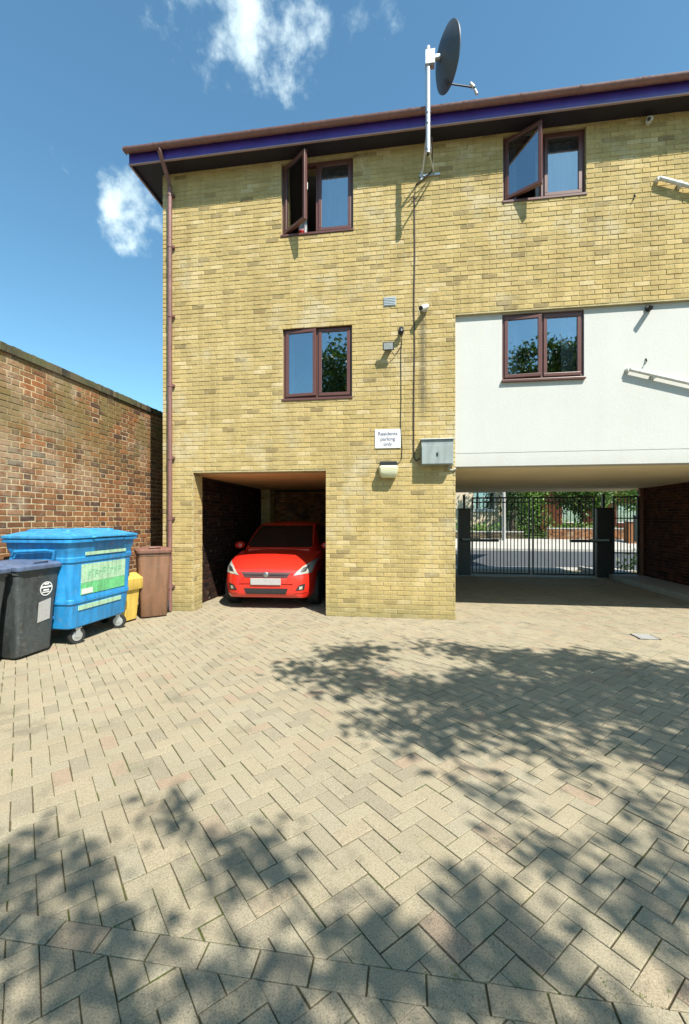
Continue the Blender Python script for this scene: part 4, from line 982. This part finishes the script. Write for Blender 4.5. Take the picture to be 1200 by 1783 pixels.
hx = [(-2.6, -1.2, .9, 2.2), (1.0, 2.4, .9, 2.2), (-2.6, -1.2, 3.6, 4.8), (1.0, 2.4, 3.6, 4.8)]
for a, b2, c, d in plane_cells(hx, -4, 4, -.3, 6): hw.box(a, b2, 0, .3, c, d)
hw.box(-4, 4, .3, 7, -.3, 6); hw.build('wall', 'dark_brick', h2)
for a, b2, c, d in hx:
    w = empty('window', (0, 0, 0), 0, h2)
    MB().box(a, b2, .1, .2, c, c+.08).box(a, b2, .1, .2, d-.08, d).box(a, a+.08, .1, .2, c+.08, d-.08).box(b2-.08, b2, .1, .2, c+.08, d-.08).build('frame', 'white_paint', w); MB().box(a+.08, b2-.08, .15, .16, c+.08, d-.08).build('pane', 'window_glass', w)
rf = MB(); rf.add([(-4.4, -.4, 5.9), (4.4, -.4, 5.9), (4.4, 3.6, 8.6), (-4.4, 3.6, 8.6), (-4.4, 7.6, 5.9), (4.4, 7.6, 5.9)], [(0, 1, 2, 3), (3, 2, 5, 4), (0, 3, 4), (1, 5, 2)]); rf.build('roof', 'roof_tile', h2)
def low_wall(x0, x1, y, z0, h, mat, mort, label):
    t = tag(empty('garden_wall', ((x0+x1)/2, y, z0)), label, 'wall'); w = (x1-x0)/2
    MB().box(-w, w, .01, .22, -.3, h).build('mortar_core', mort, t)
    f_ = MB()
    for a, b2, c, d in courses(-w, w, -.15, h, []):
        vs, fs = brick_geo(b2-a, d-c); f_.add([(vx+(a+b2)/2, vy, vz+(c+d)/2) for vx, vy, vz in vs], fs)
    tag(f_.build('brick_field', mat, t), kind='stuff'); MB().box(-w-.02, w+.02, -.02, .24, h+.003, h+.07).build('coping', 'kerb_stone', t)
low_wall(7.9, 12.4, 19.3, .44, .55, 'red_brick', 'cream_mortar', 'low red brick garden wall across the street behind the right gate leaf')
low_wall(.5, 6.6, 19.4, .44, .35, 'coping_brick', 'dark_mortar', 'low dark garden wall across the street behind the left gate leaf')
def hedge(x0, x1, y, z0, h, d, leaf, label, seed):
    rr = np.random.default_rng(seed); mb = MB(); n = int((x1-x0)*h*9)+4
    pts = [(rr.uniform(x0, x1), y+rr.uniform(-d/2, d/2), z0+rr.uniform(.05, h)) for _ in range(n)]; leaves(mb, pts, 34, .17, .085, rr)
    t = tag(empty('hedge', ((x0+x1)/2, y, z0)), label, 'hedge'); mb.v = [(x-(x0+x1)/2, yy_-y, z-z0) for x, yy_, z in mb.v]
    mb.build('foliage', leaf, t); MB().tube([(0, 0, -.1), (.05, .0, h*.6)], .05, 6).build('stem', 'bark', t)
hedge(1.5, 5.6, 20.2, .44, .75, .7, 'leaf_bright', 'clipped bright green hedge in front of the cream house', 31)
hedge(6.4, 8.2, 20.0, .44, 1.2, .9, 'leaf_green', 'loose green shrub between the cream house and the brick wall', 32)
hedge(8.4, 12.0, 20.6, .44, .8, .8, 'leaf_bright', 'bright hedge behind the low red brick wall', 33)
tree('ivy_tree', (6.25, 20.3, .4), [((6.25, 20.3, 2.6), (.35, .35, 1.1), .5), ((6.4, 20.5, 5.5), (1.6, 1.4, 1.4), .9)], 'leaf_dark', 'dark ivy clad tree across the street', .22, 60, 36, .1, .25, 41, 'trees across the street')
tree('street_tree', (8.0, 22.5, .4), [((8.0, 22.5, 4.2), (1.7, 1.4, 1.9), 1), ((7.6, 22, 2.4), (.9, .8, .8), .4)], 'leaf_bright', 'bright loose tree across the street behind the middle of the gate', .14, 70, 36, .12, .32, 42, 'trees across the street')
tree('street_tree', (10.6, 21.8, .4), [((10.6, 21.6, 3.1), (1.6, 1.3, 1.3), 1)], 'leaf_green', 'dense round green tree across the street above the red wall', .15, 90, 40, .12, .3, 43, 'trees across the street')
tree('street_tree', (14.0, 22.2, .4), [((14.0, 22.2, 3.6), (1.5, 1.3, 1.7), 1)], 'leaf_bright', 'light green tree across the street behind the pedestrian gate', .15, 60, 36, .12, .3, 44, 'trees across the street')
tag(MB().tube([(5.35, 18.6, .3), (5.35, 18.6, 7.5)], .10, 12, r2=.08).build('telegraph_post', 'concrete_post'), 'grey street post standing on the far pavement', 'post')
t = tag(empty('brick_pillar', (11.75, 18.2, .25)), 'red brick gate pillar across the street seen through the pedestrian gate', 'pillar')
MB().box(-.22, .22, -.22, .22, -.2, 1.15).build('shaft', 'red_brick', t); MB().box(-.27, .27, -.27, .27, 1.151, 1.23).build('cap', 'kerb_stone', t, bevel=.01)
t = tag(empty('litter_bin', (7.28, 8.0, -.02)), 'black litter bin on legs just outside the pedestrian gate', 'bin')
MB().box(-.2, .2, -.16, .16, .85, 1.62).build('body', 'black_plastic', t, bevel=.03); MB().box(-.22, .22, -.18, .18, 1.62, 1.68).build('hood', 'black_plastic', t, bevel=.02)
for s in (-1, 1): MB().box(s*.14-.03, s*.14+.03, -.03, .03, 0, .85).build('leg', 'black_metal', t)
hedge(6.6, 7.6, 7.6, -.02, .55, .5, 'leaf_dark', 'low dark shrub at the foot of the litter bin outside the gate', 34)
